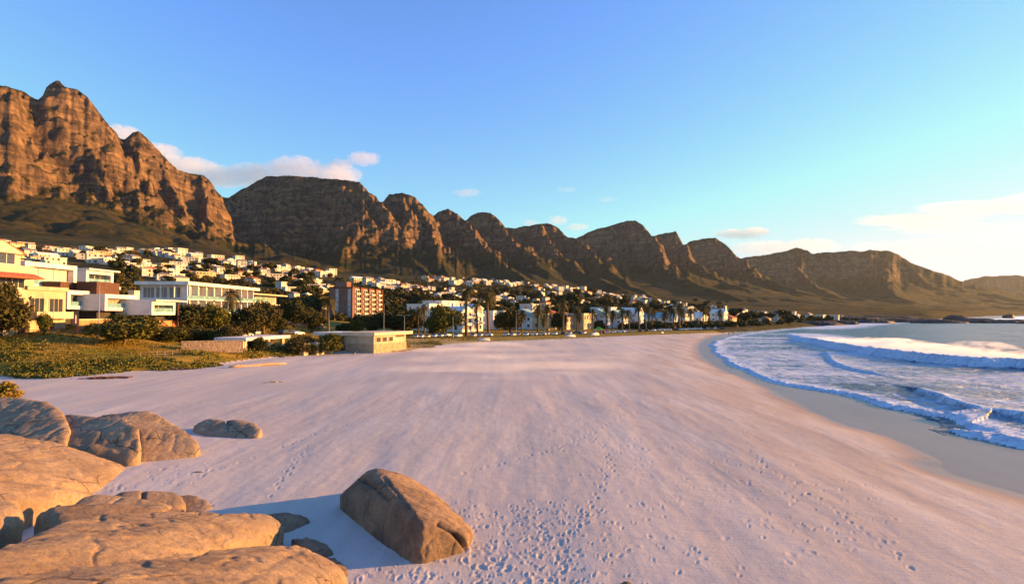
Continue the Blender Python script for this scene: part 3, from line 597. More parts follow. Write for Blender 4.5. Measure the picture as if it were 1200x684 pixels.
# ------------------------------------------------------------------ sand blown low over the beach
a0, a1 = Vector((-34, 62, 0)), Vector((62, 215, 0)); bm = bmesh.new(); nx, ny = 24, 34; top = []; bot = []
for j in range(ny + 1):
    for i in range(nx + 1):
        Y = 60 + (230 - 60) * j / ny; X = (-.30 * Y - 4) + ((.30 * Y + 2) - (-.30 * Y - 4)) * i / nx
        e = min(i, nx - i, j * 1.3, (ny - j) * 1.3) / 5; h_ = .12 + 1.15 * min(1, e) * (.6 + .5 * float(vn(X / 18, Y / 30, 930)))
        top.append(bm.verts.new((X, Y, .18 + h_))); bot.append(bm.verts.new((X, Y, -.35)))
W_ = nx + 1
for j in range(ny):
    for i in range(nx):
        q = [j * W_ + i, j * W_ + i + 1, (j + 1) * W_ + i + 1, (j + 1) * W_ + i]; bm.faces.new([top[k] for k in q]); bm.faces.new([bot[k] for k in q[::-1]])
for k0, k1 in [(i, i + 1) for i in range(nx)] + [(ny * W_ + i + 1, ny * W_ + i) for i in range(nx)] + [((j + 1) * W_, j * W_) for j in range(ny)] + [(j * W_ + nx, (j + 1) * W_ + nx) for j in range(ny)]: bm.faces.new((bot[k0], bot[k1], top[k1], top[k0]))
bmesh.ops.recalc_face_normals(bm, faces=bm.faces)
t = NT('blown_sand'); p = t.pos(); xyz = t.n('ShaderNodeSeparateXYZ', {'Vector': p}); fade = t.math('MULTIPLY', t.math('MULTIPLY', t.ramp(xyz.outputs[1], 62, 105), t.ramp(xyz.outputs[1], 165, 228, 1, 0)), t.ramp(t.math('DIVIDE', t.math('ABSOLUTE', xyz.outputs[0]), xyz.outputs[1]), .12, .28, 1, 0)); f = t.noise(t.n('ShaderNodeMapping', {'Vector': p, 'Rotation': (0, 0, R(62)), 'Scale': (.035, .10, .25)}).outputs[0], 1, 6, .62, 1.1)
pv = t.n('ShaderNodeVolumePrincipled', {'Color': (.97, .93, .90), 'Density': t.math('MULTIPLY', t.math('MULTIPLY', t.ramp(f, .46, .70), fade), .06), 'Anisotropy': .0}); t.t.links.new(pv.outputs[0], t.out.inputs['Volume'])
o = link('blown_sand', bmesh_to('blown_sand', bm), t.m); tag(o, 'thin veils of sand blown low over the middle of the beach', 'blown sand', kind='stuff')
# ------------------------------------------------------------------ leaf and bark materials
def leafmat(name, a, b):
    t = NT(name); p = t.pos(); oi = t.n('ShaderNodeObjectInfo').outputs['Random']
    f = t.noise(p, .9, 3, .6); c = t.mix(t.ramp(f, .35, .65), a, b)
    c = t.mix(t.math('MULTIPLY', oi, .45), c, (.11, .075, .022))
    return t.bsdf(c, .8, None, .15)
L_DARK = leafmat('leaf_dark', (.022, .032, .010), (.055, .060, .018))
L_OLIVE = leafmat('leaf_olive', (.045, .060, .010), (.13, .115, .02))
L_SCRUB = leafmat('leaf_scrub', (.05, .085, .012), (.20, .18, .03))
L_PALM = leafmat('leaf_palm', (.045, .050, .014), (.13, .10, .03))
BARK = simple('bark', (.12, .085, .055), .9, .3, 3)
def quads(cs, sz, rs, upb=0.0):
    """random leaf quads at centres cs"""
    n = len(cs); a = rs.normal(size=(n, 3)); a /= np.linalg.norm(a, axis=1)[:, None]
    b = rs.normal(size=(n, 3)); b -= (a * b).sum(1)[:, None] * a; b /= np.linalg.norm(b, axis=1)[:, None]
    s = (sz * rs.uniform(.5, 1.3, n))[:, None]; a = a * s; b = b * s * .75
    V = np.stack([cs - a - b, cs + a - b * .6, cs + a * .9 + b, cs - a * .7 + b], 1).reshape(-1, 3)
    return V, np.arange(len(V)).reshape(-1, 4)
def crown_mesh(name, seed, n, w=1.0, h=1.0, blobs=9, leaf=.1, flat=.7, hollow=.55):
    """unit crown: radius about 1, centred at z=0"""
    rs = np.random.default_rng(seed); C_ = []
    for i in range(blobs):
        th = rs.uniform(0, 6.283); q = rs.uniform(.15, .72); C_.append((math.cos(th) * q * w, math.sin(th) * q * w, rs.uniform(-.45, .55) * h * (1.1 - q), rs.uniform(.26, .48)))
    C_.append((0, 0, .1 * h, .55)); k = rs.integers(0, len(C_), n); C_ = np.array(C_)
    d = rs.normal(size=(n, 3)); d /= np.linalg.norm(d, axis=1)[:, None]
    r = (hollow + (1 - hollow) * rs.random(n) ** .6) * C_[k, 3] * (1 + .18 * rs.normal(size=n))
    P = C_[k, :3] + d * r[:, None] * np.array([1, 1, flat]); V, Fq = quads(P, leaf, rs)
    return npmesh(name, V, Fq, smooth=False)
def tube(bm, pts, rad, n=7):
    rings = []
    for i, p in enumerate(pts):
        p = Vector(p); d = (Vector(pts[min(i + 1, len(pts) - 1)]) - Vector(pts[max(i - 1, 0)])).normalized()
        a = d.orthogonal().normalized(); b = d.cross(a)
        if rings:
            pa = rings[-1][1]; a = (pa - d * pa.dot(d)).normalized(); b = d.cross(a)
        rings.append(([bm.verts.new(p + (a * math.cos(6.2832 * k / n) + b * math.sin(6.2832 * k / n)) * rad[i]) for k in range(n)], a))
    for (r0, _), (r1, _) in zip(rings, rings[1:]):
        for k in range(n): bm.faces.new((r0[k], r0[(k + 1) % n], r1[(k + 1) % n], r1[k]))
    bm.faces.new(rings[0][0][::-1]); bm.faces.new(rings[-1][0])
def trunk_mesh(name, seed, h=1.0, r=.05, limbs=4, spread=.5, lean=.08, start=.45):
    rr = random.Random(seed); bm = bmesh.new(); top = Vector((rr.uniform(-lean, lean), rr.uniform(-lean, lean), h))
    mid = top * .5 + Vector((rr.uniform(-lean, lean), rr.uniform(-lean, lean), 0)) * .5
    tube(bm, [(0, 0, -.12 * h), mid * .5, mid, top], [r * 1.35, r, r * .8, r * .35])
    for i in range(limbs):
        a = 6.283 * i / max(limbs, 1) + rr.uniform(-.4, .4); s = mid.lerp(top, rr.uniform(-.2, .6)) if start > .4 else Vector((0, 0, start * h))
        e = s + Vector((math.cos(a) * spread, math.sin(a) * spread, rr.uniform(.25, .5) * h)); m = s.lerp(e, .5) + Vector((0, 0, -.04 * h))
        tube(bm, [s, m, e], [r * .6, r * .4, r * .15], 5)
    return bmesh_to(name, bm)
def palm_crown(name, seed, n=34, L=1.0):
    rs = random.Random(seed); V = []; Fq = []
    for i in range(n):
        a = 6.283 * rs.random(); el = rs.uniform(-.9, 1.25); l = L * rs.uniform(.8, 1.1)
        d = Vector((math.cos(a), math.sin(a), 0)); side = Vector((-d.y, d.x, 0)); pts = []
        for k in range(7):
            t = k / 6; r = l * t; z = l * (math.sin(el) * t - .75 * t * t * (1.1 - .35 * math.sin(el)))
            pts.append(d * (r * max(.15, math.cos(el)) + .0) + Vector((0, 0, z)))
        for k in range(6):
            for s in (-1, 1):
                for q in range(2):
                    p0 = pts[k].lerp(pts[k + 1], q * .5); p1 = pts[k].lerp(pts[k + 1], q * .5 + .38)
                    wd = .24 * L * math.sin(math.pi * min(1, (k + q * .5 + .6) / 6.8)) + .03
                    tip = (p0 + p1) / 2 + side * s * wd + (pts[k + 1] - pts[k]) * .7 + Vector((0, 0, -wd * .45))
                    b = len(V); V += [p0, p1, tip + (p1 - p0) * .12, tip]; Fq.append((b, b + 1, b + 2, b + 3))
    return npmesh(name, np.array([tuple(v) for v in V]), np.array(Fq), smooth=False)
CROWNS = [crown_mesh('crown', 10 + i, 900, 1, 1, 8 + i, .13, .62 + .06 * i) for i in range(6)]
BIGC = [crown_mesh('crown', 30 + i, 9000, 1, 1, 22, .042, .8, .3) for i in range(4)]
TRUNKS = [trunk_mesh('trunk', 50 + i, 1, .05, 4, .35) for i in range(4)]
PALMC = [palm_crown('crown', 60 + i, 40) for i in range(3)]
def palm_trunk(seed):
    bm = bmesh.new(); rr = random.Random(seed); pts = []; rad = []
    for k in range(13):
        t = k / 12; pts.append((.02 * math.sin(t * 3 + seed), .015 * math.cos(t * 2.3 + seed), t * 1.0 - .04 * (k == 0))); rad.append((.030 if k % 2 else .027) * (1.25 - .35 * t) * (1 if t < .93 else 1.7))
    tube(bm, pts, rad, 9); return bmesh_to('trunk', bm)
PALMT = [palm_trunk(70 + i) for i in range(3)]
for m in CROWNS: m.materials.append(L_DARK)
for m in BIGC: m.materials.append(L_OLIVE)
for m in PALMC: m.materials.append(L_PALM)
for m in TRUNKS + PALMT: m.materials.append(BARK)
BIGD = [m.copy() for m in BIGC]
for m in BIGD: m.materials.clear(); m.materials.append(L_DARK)
for m in BIGD: m.name = 'crown'
REG = []          # (object, px, row, phrase, noun) things whose label is finished once all of a kind stand
def empty(name, loc, rz=0.0):
    o = bpy.data.objects.new(name, None); COL.objects.link(o); o.location = loc; o.rotation_euler = (0, 0, rz); o.empty_display_size = .5; return o
def tree(loc, h, w, kind='small', seed=0, name='tree', low=.3, flat=1.0):
    """h total height, w crown width"""
    rr = random.Random(seed); o = empty(name, loc, rr.uniform(0, 6.28))
    tk = bpy.data.objects.new('trunk', TRUNKS[seed % 4]); COL.objects.link(tk); tk.parent = o; tk.scale = (h * .8, h * .8, h * .72)
    lib = {'small': CROWNS, 'big': BIGC, 'dark': BIGD}[kind]; cr = bpy.data.objects.new('crown', lib[seed % len(lib)]); COL.objects.link(cr); cr.parent = o
    ch = h * (1 - low); cr.location = (0, 0, h - ch * .52); cr.scale = (w * .56, w * .56 * rr.uniform(.85, 1.15), ch * .82 * flat); cr.rotation_euler = (0, 0, rr.uniform(0, 6.28))
    return o
def palm(loc, h, r, seed=0):
    o = empty('palm_tree', loc, seed * 1.7)
    tk = bpy.data.objects.new('trunk', PALMT[seed % 3]); COL.objects.link(tk); tk.parent = o; tk.scale = (h * .9, h * .9, h * .93)
    cr = bpy.data.objects.new('crown', PALMC[seed % 3]); COL.objects.link(cr); cr.parent = o; cr.location = (0, 0, h * .93); cr.scale = (r, r, r)
    return o
ORD = ['first', 'second', 'third', 'fourth', 'fifth', 'sixth', 'seventh', 'eighth', 'ninth', 'tenth', 'eleventh', 'twelfth', 'thirteenth', 'fourteenth', 'fifteenth', 'sixteenth', 'seventeenth', 'eighteenth', 'nineteenth', 'twentieth']
def put(px, py, rmin=60): return ground_at(px, py, rmin)
def gp(px, Y):
    X = (px - 600) / F_ * Y * (CP + SP * 0) * 1.0; return Vector((X, Y, ground_z(X, Y)))
# ---- trees and bushes near the left bank: (px, Y, height, width, kind, label, name)
NT_ = [
 (-4, 104, 9.5, 10, 'dark', 'dark round tree at the left edge in front of the sandstone house', 'tree'),
 (52, 111, 4.0, 2.8, 'big', 'thin crooked little tree in front of the sandstone house wall', 'tree'),
 (146, 111, 5.8, 11.5, 'big', 'wide green bush tree below the second white box house from the left', 'tree'),
 (108, 118, 2.4, 4.0, 'big', 'low olive bush beside the wide bush tree on the bank', 'bush'),
 (166, 122, 4.4, 7, 'big', 'brownish bush leaning against the right side of the wide bush tree', 'bush'),
 (193, 125, 3.4, 7.5, 'dark', 'dark low bush under the third white box house', 'bush'),
 (213, 130, 3.6, 7.5, 'big', 'green bush on the bank left of the dry stone wall', 'bush'),
 (236, 135, 3.8, 7.5, 'dark', 'dark green bush right above the dry stone wall', 'bush'),
 (222, 150, 7.6, 11, 'dark', 'large dark tree in front of the left wing of the long white apartment block', 'tree'),
 (250, 153, 8.2, 9, 'big', 'reddish brown tree beside the large dark one before the apartments', 'tree'),
 (262, 133, 4.0, 6.5, 'big', 'small bush at the right end of the dry stone wall', 'bush'),
 (286, 160, 8.2, 12, 'dark', 'dark spreading tree in front of the middle of the white apartments', 'tree'),
 (309, 172, 9.5, 10, 'dark', 'taller dark tree in front of the glazed right end of the apartments', 'tree'),
 (270, 132, 5.0, 5.2, 'dark', 'small forked tree left of the low beach pavilion', 'tree'),
 (304, 126, 3.2, 4.2, 'dark', 'clipped round bush in front of the low beach pavilion', 'bush'),
 (356, 133, 4.2, 8.6, 'dark', 'wide dark hedge like bush between the pavilion and the small yellow hut', 'bush'),
 (388, 136, 4.6, 6.5, 'big', 'tree in front of the left wing of the stone lifeguard building', 'tree'),
 (366, 215, 8, 11, 'dark', 'big dark tree standing just left of the red brick tower', 'tree'),
 (345, 230, 12, 12, 'dark', 'dark tree behind the wide hedge like bush', 'tree'),
 (402, 222, 4, 7, 'dark', 'round tree at the foot of the red brick tower, left side', 'tree'),
 (418, 235, 5, 8, 'big', 'olive tree in front of the corner of the red brick tower', 'tree'),
 (437, 240, 4.5, 8, 'dark', 'dark tree hiding the foot of the red brick tower, right side', 'tree'),
 (462, 245, 10, 16, 'dark', 'broad dark tree between the red brick tower and the white gabled flats', 'tree'),
 (482, 240, 10, 11, 'dark', 'dark tree beside the left street lamp pair on the green', 'tree'),
 (520, 225, 11.5, 15, 'big', 'large rounded tree covering the front of the white gabled flats', 'tree'),
 (507, 232, 7, 8, 'dark', 'lower dark tree left of the large rounded tree before the flats', 'tree'),
 (599, 262, 12, 12, 'dark', 'full round tree right of the flats with lit balconies', 'tree'),
 (586, 285, 9, 8, 'dark', 'narrower tree squeezed left of the full round one', 'tree'),
 (655, 300, 9, 9, 'dark', 'tree with reddish top between the orange roofed houses', 'tree'),
 (325, 190, 5, 7, 'dark', 'low dark bush left of the parked cars above the pavilion', 'bush'),
]
for i, (px, Y, h, w_, k, lb, nm) in enumerate(NT_):
    o = tree(gp(px, Y), h, w_, k, 100 + i, nm, .02 if nm == 'bush' else .12); tag(o, lb, nm, 'trees and bushes between the beach and the first houses')
# ---- palms: (px, row of foot, Y, height, crown radius)
PL = [(272, 160, 12.5, 3.6), (246, 156, 8, 3.0), (312, 200, 9, 2.4), (385, 205, 14, 3.4), (490, 235, 11, 2.6), (497, 240, 12.5, 2.8), (547, 232, 20, 4.2), (572, 236, 19, 4.2), (559, 262, 14, 3), (612, 275, 12, 3),
      (630, 268, 15, 3.4), (642, 270, 14.5, 3.2), (660, 280, 15.5, 3.4), (678, 282, 13.5, 3.2), (697, 290, 12, 3), (707, 296, 15, 3.6), (719, 300, 13, 3.2), (729, 305, 14.5, 3.4), (739, 306, 11, 3), (747, 312, 14.5, 3.4), (757, 318, 12.5, 3.2), (767, 322, 13.5, 3.3),
      (776, 328, 13.5, 3.2), (786, 334, 13.8, 3.3), (795, 342, 14.8, 3.6), (800, 345, 13, 3.3), (808, 352, 14.2, 3.5), (823, 366, 14, 3.5), (830, 372, 12.5, 3.4), (843, 385, 14, 3.6), (637, 262, 9, 2.6), (682, 276, 10, 2.6)]
for i, (px, Y, h, r) in enumerate(PL):
    if px > 600: px += random.Random(i).uniform(-3.5, 3.5); h *= random.Random(i + 50).uniform(.78, 1.08); Y += random.Random(i + 90).uniform(-6, 14)
    o = palm(gp(px, Y), h, r, i); o['group'] = 'palms along the beach road'; o['category'] = 'palm tree'
    wh = 'the white apartments' if px < 330 else 'the red brick tower' if px < 450 else 'the white gabled flats' if px < 585 else 'the yellow lit houses' if px < 690 else 'the long pale blue roofed row' if px < 790 else 'the far end of the road'
    REG.append((o, px, ('tall' if h > 14 else 'medium' if h > 12 else 'short') + ' palm in front of ' + wh, 'palms'))
# ------------------------------------------------------------------ building materials
def wall(name, col, var=.08): return simple(name, col, .75, var, .4, .25, .15)
W_WHITE = wall('white_render', (.68, .65, .61), .14); W_CREAM = wall('cream_render', (.56, .45, .31), .14); W_OCHRE = wall('ochre_render', (.62, .44, .22))
W_GREY = wall('grey_render', (.42, .41, .40)); W_SAND = wall('sandstone', (.44, .34, .23), .18); W_BLUE = wall('pale_blue_render', (.56, .60, .58)); W_CREAMW = wall('warm_white_render', (.62, .56, .47), .18); W_PINK = wall('pink_render', (.66, .46, .40))
t = NT('brick'); b_ = t.n('ShaderNodeTexBrick', {'Vector': t.obj(), 'Color1': (.15, .052, .034), 'Color2': (.11, .038, .027), 'Mortar': (.20, .13, .10), 'Scale': 3.0, 'Mortar Size': .015})
M_BRICK = t.bsdf(t.mix(t.ramp(t.noise(t.obj(), .2, 4), .3, .7, 0, .5), b_.outputs[0], (.17, .05, .03)), .85)
t = NT('rubble_stone'); v = t.n('ShaderNodeTexVoronoi', {'Vector': t.obj(), 'Scale': 1.7}, feature='F1'); ed = t.n('ShaderNodeTexVoronoi', {'Vector': t.obj(), 'Scale': 1.7}, feature='DISTANCE_TO_EDGE').outputs['Distance']
hsv = t.n('ShaderNodeSeparateColor', {'Color': v.outputs['Color']}).outputs[0]
c = t.mix(hsv, (.46, .30, .16), (.30, .20, .12)); c = t.mix(t.ramp(ed, .0, .06, .8, 0), c, (.55, .46, .34)); M_STONE = t.bsdf(c, .9, t.bump(t.ramp(ed, 0, .12), .6, .08))
R_RED = simple('red_tile', (.34, .10, .045), .8, .25, 2); R_GREY = simple('grey_roof', (.20, .19, .185), .8, .2, 1); R_WHITE = simple('white_roof', (.66, .64, .60), .8, .1, 1); R_BROWN = simple('brown_tile', (.20, .12, .075), .85, .25, 2); R_TEAL = simple('pale_teal_roof', (.22, .36, .38), .6, .1, .6)
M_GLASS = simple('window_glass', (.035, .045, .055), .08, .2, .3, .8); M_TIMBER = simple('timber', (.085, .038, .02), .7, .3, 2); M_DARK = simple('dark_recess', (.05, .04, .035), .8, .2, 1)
M_CURT = simple('curtained_glass', (.34, .27, .19), .25, .4, 1.2, .6); M_RAIL = simple('rail_metal', (.35, .36, .38), .4, .1, 2, .5)
M_TURQ = simple('tinted_glass', (.16, .30, .32), .12, .3, .6, .8)
def box(bm, x0, x1, y0, y1, z0, z1, mi=0, skew=0):
    vs = [bm.verts.new(p) for p in ((x0, y0, z0), (x1, y0, z0), (x1, y1, z0), (x0, y1, z0), (x0, y0, z1), (x1, y0, z1), (x1, y1, z1), (x0, y1, z1))]
    for f in ((3, 2, 1, 0), (4, 5, 6, 7), (0, 1, 5, 4), (1, 2, 6, 5), (2, 3, 7, 6), (3, 0, 4, 7)):
        q = bm.faces.new([vs[i] for i in f]); q.material_index = mi
def part(name, boxes, mat, parent, bevel=0.0):
    bm = bmesh.new()
    for b in boxes: box(bm, *b)
    if bevel: bmesh.ops.bevel(bm, geom=bm.edges, offset=bevel, segments=1, affect='EDGES')
    return link(name, bmesh_to(name, bm, False), mat, parent)
def prism(name, x0, x1, y0, y1, z, h, mat, parent, ov=.4, hip=False, axis='y'):
    x0 -= ov; x1 += ov; y0 -= ov; y1 += ov; bm = bmesh.new(); cx, cy = (x0 + x1) / 2, (y0 + y1) / 2
    if axis == 'y': i = min((x1 - x0) / 2, (y1 - y0) / 2 - .1) if hip else 0; r = [(cx, y0 + i, z + h), (cx, y1 - i, z + h)]
    else: i = min((y1 - y0) / 2, (x1 - x0) / 2 - .1) if hip else 0; r = [(x0 + i, cy, z + h), (x1 - i, cy, z + h)]
    for dz in (0,):
        B = [bm.verts.new(p) for p in ((x0, y0, z), (x1, y0, z), (x1, y1, z), (x0, y1, z))]; T = [bm.verts.new(p) for p in r]
        b2 = [bm.verts.new((v.co.x, v.co.y, z - .22)) for v in B]
        for k in range(4): bm.faces.new((b2[k], b2[(k + 1) % 4], B[(k + 1) % 4], B[k]))
        bm.faces.new(b2[::-1])
        if axis == 'y': fs = [(B[0], B[1], T[0]), (B[1], B[2], T[1], T[0]), (B[2], B[3], T[1]), (B[3], B[0], T[0], T[1])]
        else: fs = [(B[0], B[1], T[1], T[0]), (B[1], B[2], T[1]), (B[2], B[3], T[0], T[1]), (B[3], B[0], T[0])]
        for f in fs: bm.faces.new(f)
    return link(name, bmesh_to(name, bm, False), mat, parent)
# local frame of a building: +x is the facade's outward side (towards the sea), y runs along the facade, z up.
def front_window(p, x, y0, y1, z0, z1, glass=None, mull=0, frame=None, bars=True):
    f = part('window', [(x - .05, x + .10, y0 - .12, y1 + .12, z1, z1 + .12), (x - .05, x + .10, y0 - .12, y1 + .12, z0 - .12, z0), (x - .05, x + .10, y0 - .12, y0, z0, z1), (x - .05, x + .10, y1, y1 + .12, z0, z1)] +
             [(x - .03, x + .08, y0 + (y1 - y0) * k / (mull + 1) - .05, y0 + (y1 - y0) * k / (mull + 1) + .05, z0, z1) for k in range(1, mull + 1)], frame or W_WHITE, p)
    part('pane', [(x - .04, x + .03, y0, y1, z0, z1)], glass or M_GLASS, f); return f
def side_window(p, y, x0, x1, z0, z1, glass=None, mull=0):
    f = part('window', [(x0 - .12, x1 + .12, y - .10, y + .05, z1, z1 + .12), (x0 - .12, x1 + .12, y - .10, y + .05, z0 - .12, z0), (x0 - .12, x0, y - .10, y + .05, z0, z1), (x1, x1 + .12, y - .10, y + .05, z0, z1)] +
             [(x0 + (x1 - x0) * k / (mull + 1) - .05, x0 + (x1 - x0) * k / (mull + 1) + .05, y - .08, y + .03, z0, z1) for k in range(1, mull + 1)], W_WHITE, p)
    part('pane', [(x0, x1, y - .03, y + .04, z0, z1)], glass or M_GLASS, f); return f
def bldg(name, px, Y, yaw, label, cat='house', group=None, X=None):
    """origin: the building's near facade corner, standing on the ground"""
    x = (px - 600) / F_ * Y if X is None else X
    o = empty(name, (x, Y, 0), R(yaw)); tag(o, label, cat, group); return o
def zrow(row, Y): return H - (row - HZ) * Y / F_
NEARG = 'houses on the bank above the beach'
# sandstone house at the left edge
o = bldg('sandstone_house', 77, 121, 0, 'yellow sandstone house with red roofs and terraces at the left edge of the photo', group=NEARG)
part('wall', [(-30, 0, -34, 0, 3, 14.6)], W_SAND, o); part('wall', [(-30, -3.5, -36, -4, 14.6, 19.5)], W_CREAM, o)
part('wall', [(-24, -6, -15, -4.5, 19.5, 22.2)], W_CREAM, o)
prism('roof', -24, -6, -15, -4.5, 22.2, 2.4, R_RED, o, .7, False, 'x'); prism('gable', -23.8, -5.2, -14.6, -4.9, 22.22, 2.1, W_CREAM, o, .0, False, 'x')
prism('roof', -3.6, .2, -36, -6.5, 17.0, .9, R_RED, o, .3)
part('terrace_wall', [(-.3, .35, -34.3, -13, 14.6, 15.5), (-.3, .35, -10, .3, 14.6, 15.4), (-3.5, 0, .0, .35, 14.6, 15.4)], W_SAND, o)
part('balcony', [(-.1, 1.9, -9.5, -.2, 8.9, 10.3)], W_CREAM, o)
for y0 in (-31, -25.5, -18, -6.5): front_window(o, 0, y0, y0 + 3.2, 5.0, 8.6, M_CURT if y0 < -20 else M_GLASS, 1, W_SAND)
for y0 in (-30, -20, -12): front_window(o, -3.45, y0, y0 + 5.5, 15.0, 17.6, M_GLASS, 3)
front_window(o, -5.95, -13.5, -6, 19.9, 21.9, M_GLASS, 3)
part('roof_deck', [(-30, -4.4, -36, -15.2, 19.5, 19.9)], W_CREAM, o)
for y0 in (-23.8, -19, -14.2, -9.4, -4.6): front_window(o, 0, y0 + .3, y0 + 3.7, 10.0, 13.0, M_GLASS, 2, W_SAND)
for y0 in (-11.5, -5.5): part('door', [(-.02, .05, y0, y0 + 2.6, 5, 8.2)], M_TIMBER, o)
part('planter', [(.3, .9, -30, -12, 14.2, 14.9)], W_CREAM, o)
side_window(o, -4.5, -12, -8, 19.9, 21.7, M_CURT, 1)
# white box houses
def boxhouse(px, Y, L, D, z0, z1, label, base=6, glass=M_CURT, storey2=None, yaw=0, mull=3, fr=.9, lm=None):
    o = bldg('box_house', px, Y, yaw, label, group=NEARG)
    part('frame_wall', [(-D, 0, 0, L, z1 - fr, z1), (-D, 0, 0, L, z0, z0 + fr * .8), (-D, 0, 0, fr, z0 + fr * .8, z1 - fr), (-D, 0, L - fr, L, z0 + fr * .8, z1 - fr), (-D, -1.6, fr, L - fr, z0 + fr * .8, z1 - fr)], W_WHITE, o)
    n = max(2, int((L - 2 * fr) / 3.2)); w_ = (L - 2 * fr) / n
    for k in range(n): front_window(o, -1.5, fr + k * w_ + .15, fr + (k + 1) * w_ - .15, z0 + fr * .8 + .3, z1 - fr - .2, glass, 1, M_RAIL)
    part('balustrade', [(-.35, -.28, fr, L - fr, z0 + fr * .8, z0 + fr * .8 + .95)], M_TURQ, o)
    part('lower_wall', [(-D + 1, -2.5, 1, L - .5, base - 3, z0)], lm or M_DARK, o)
    return o
o = boxhouse(28, 121, 14.5, 9, 15.6, 21.2, 'large white framed house with one wide pale window beside the sandstone house', 7, simple('blind', (.62, .50, .44), .5, .06, .5), yaw=0, fr=1.0, mull=1, lm=W_CREAM)
part('lower_wall', [(-8.6, -1.2, .5, 14, 6, 15.6)], W_CREAM, o); front_window(o, -1.15, 2, 6, 12.5, 14.8, M_GLASS, 2); front_window(o, -1.15, 8, 12.5, 12.5, 14.8, M_CURT, 2)
o = boxhouse(100, 138, 9.5, 9, 16.9, 20.6, 'white two storey box house with glazed corner and thin roof slab', 7, M_GLASS, lm=W_CREAM)
part('roof', [(-9.2, 1.0, -.3, 10.6, 20.6, 20.95)], W_WHITE, o); part('balcony', [(-2, 1.2, 0, 10.6, 16.2, 16.85)], W_WHITE, o); part('lower_wall', [(-8.5, -1.2, .4, 9.4, 8, 16.2)], W_CREAM, o)
front_window(o, -1.15, 1.5, 4.5, 13, 15.6, M_GLASS, 1); front_window(o, -1.15, 5.5, 8.8, 13, 15.6, M_CURT, 1)
o = boxhouse(79, 122.5, 10.5, 8, 10.9, 15.0, 'white box house with dark glazing directly right of the sandstone house', 6, M_GLASS)
part('cabin', [(-8, -4, 3, 8, 15.0, 17)], M_TIMBER, o)
part('lower_wall', [(-7, -1.6, 4.5, 7.5, 6.5, 10.9)], W_PINK, o)
o = boxhouse(123, 127, 10.8, 9, 10.6, 14.3, 'white box house with brown curtained window behind the wide bush tree', 6.5)
part('cabin', [(-8, -3.4, 2, 9.5, 14.3, 17.2)], M_TIMBER, o)
o = boxhouse(178, 134, 9.5, 11, 9.6, 12.9, 'lowest white box house with white roof slab standing on orange brick', 5.5, M_GLASS)
part('roof', [(-11, 1.0, 0, 12.5, 12.9, 13.25)], W_WHITE, o); part('brick_base', [(-3.5, -.6, -1.5, 11.5, 3, 8.2)], wall('orange_brick', (.52, .20, .08), .2), o); part('post', [(.4, .7, 9.5, 9.8, 5, 12.9)], M_TIMBER, o)
part('chimney', [(-9, -7.5, 5, 7, 13.25, 15.6)], W_CREAM, o)
o = bldg('garden_wall', 100, 120, 4, 'low orange brick garden wall below the white box houses', 'wall'); part('wall', [(-.3, .2, -2, 9, 3.5, 8.6)], wall('terracotta', (.48, .20, .09), .25), o); part('coping', [(-.4, .3, -2.1, 9.1, 8.6, 8.8)], W_CREAM, o)
# long white apartment block
o = bldg('apartment_block', 219, 168, 0, 'long white three storey apartment block with balconies behind the palms', 'building')
zt = zrow(331.5, 168); L = 47
part('wall', [(-15, -1.8, 1.8, L, 4, zt - .5)], W_WHITE, o)
part('roof', [(-15.4, .5, -.4, L + .4, zt - .5, zt + .5)], W_WHITE, o)
for k, z in enumerate((zt - 4.6, zt - 8.6)): part('floor_slab', [(-15, .3, -.2, L, z - .35, z)], W_WHITE, o)
for k in range(10):
    y = 1.2 + k * (L - 3) / 9.5
    part('party_wall', [(-1.8, .1, y - .15, y + .15, 6.5, zt - .5)], W_WHITE, o)
    for z in (zt - 4.3, zt - 8.3, zt - 12.2): front_window(o, -1.75, y + .7, y + 3.9, z + .2, z + 2.9, (M_GLASS, M_CURT, M_TURQ)[(k * 2 + int(z)) % 3], 2)
for z in (zt - 4.6, zt - 8.6): part('balustrade', [(.12, .18, 0, L, z, z + 1.0)], M_TURQ, o)
for x0 in (-14, -10.2, -6.2): side_window(o, 1.8, x0, x0 + 3.2, zt - 4.2, zt - 1.2, M_GLASS, 2)
for x0 in (-10.2, -6.2, -2.6): side_window(o, 1.8, x0, x0 + (2.4 if x0 < -3 else .8), zt - 8.2, zt - 5.4, M_GLASS, 1)
part('column', [(-.2, .1, -.1, .2, 5, zt - .5), (-4, -3.7, -.1, .2, 5, zt - .5), (-8, -7.7, -.1, .2, 5, zt - .5)], W_WHITE, o)
o = bldg('apartment_block', 271, 217, 0, 'lower glazed apartment block with flat roof slab, right end of the white row', 'building')
L = 46; zt = zrow(342, 217)
part('wall', [(-14, -2, 0, L, 3, zt - .4)], W_CREAM, o); part('roof', [(-14, 2.2, -.5, L + 3, zt - .4, zt + .1)], W_CREAM, o); part('penthouse', [(-12, -5, 2, 18, zt + .1, zt + 2.6)], W_WHITE, o)
for z in (zt - 4.2, zt - 8.2): part('floor_slab', [(-12, 1.6, -.5, L + 6, z - .4, z)], W_CREAM, o)
for k in range(9):
    for j, z in enumerate((zt - 3.8, zt - 7.8, zt - 11.6)): front_window(o, -1.95, 1 + k * 4.9, 5.0 + k * 4.9, z, z + 2.8, M_TURQ if j == 0 else (M_CURT if (k + j) % 2 else M_GLASS), 2)
o = bldg('villa', 246, 158, 0, 'small white and cream villa below the long apartment block behind the palm', 'house'); part('wall', [(-8, 0, 0, 18, 2, 6.6)], W_WHITE, o); part('upper_wall', [(-8, -2.4, 4, 13, 6.6, 9.6)], W_CREAM, o); part('roof', [(-8.2, .4, -.4, 18.4, 6.6, 6.9)], W_WHITE, o); part('top_roof', [(-8.2, -1.8, 3.6, 13.4, 9.6, 9.9)], W_CREAM, o)
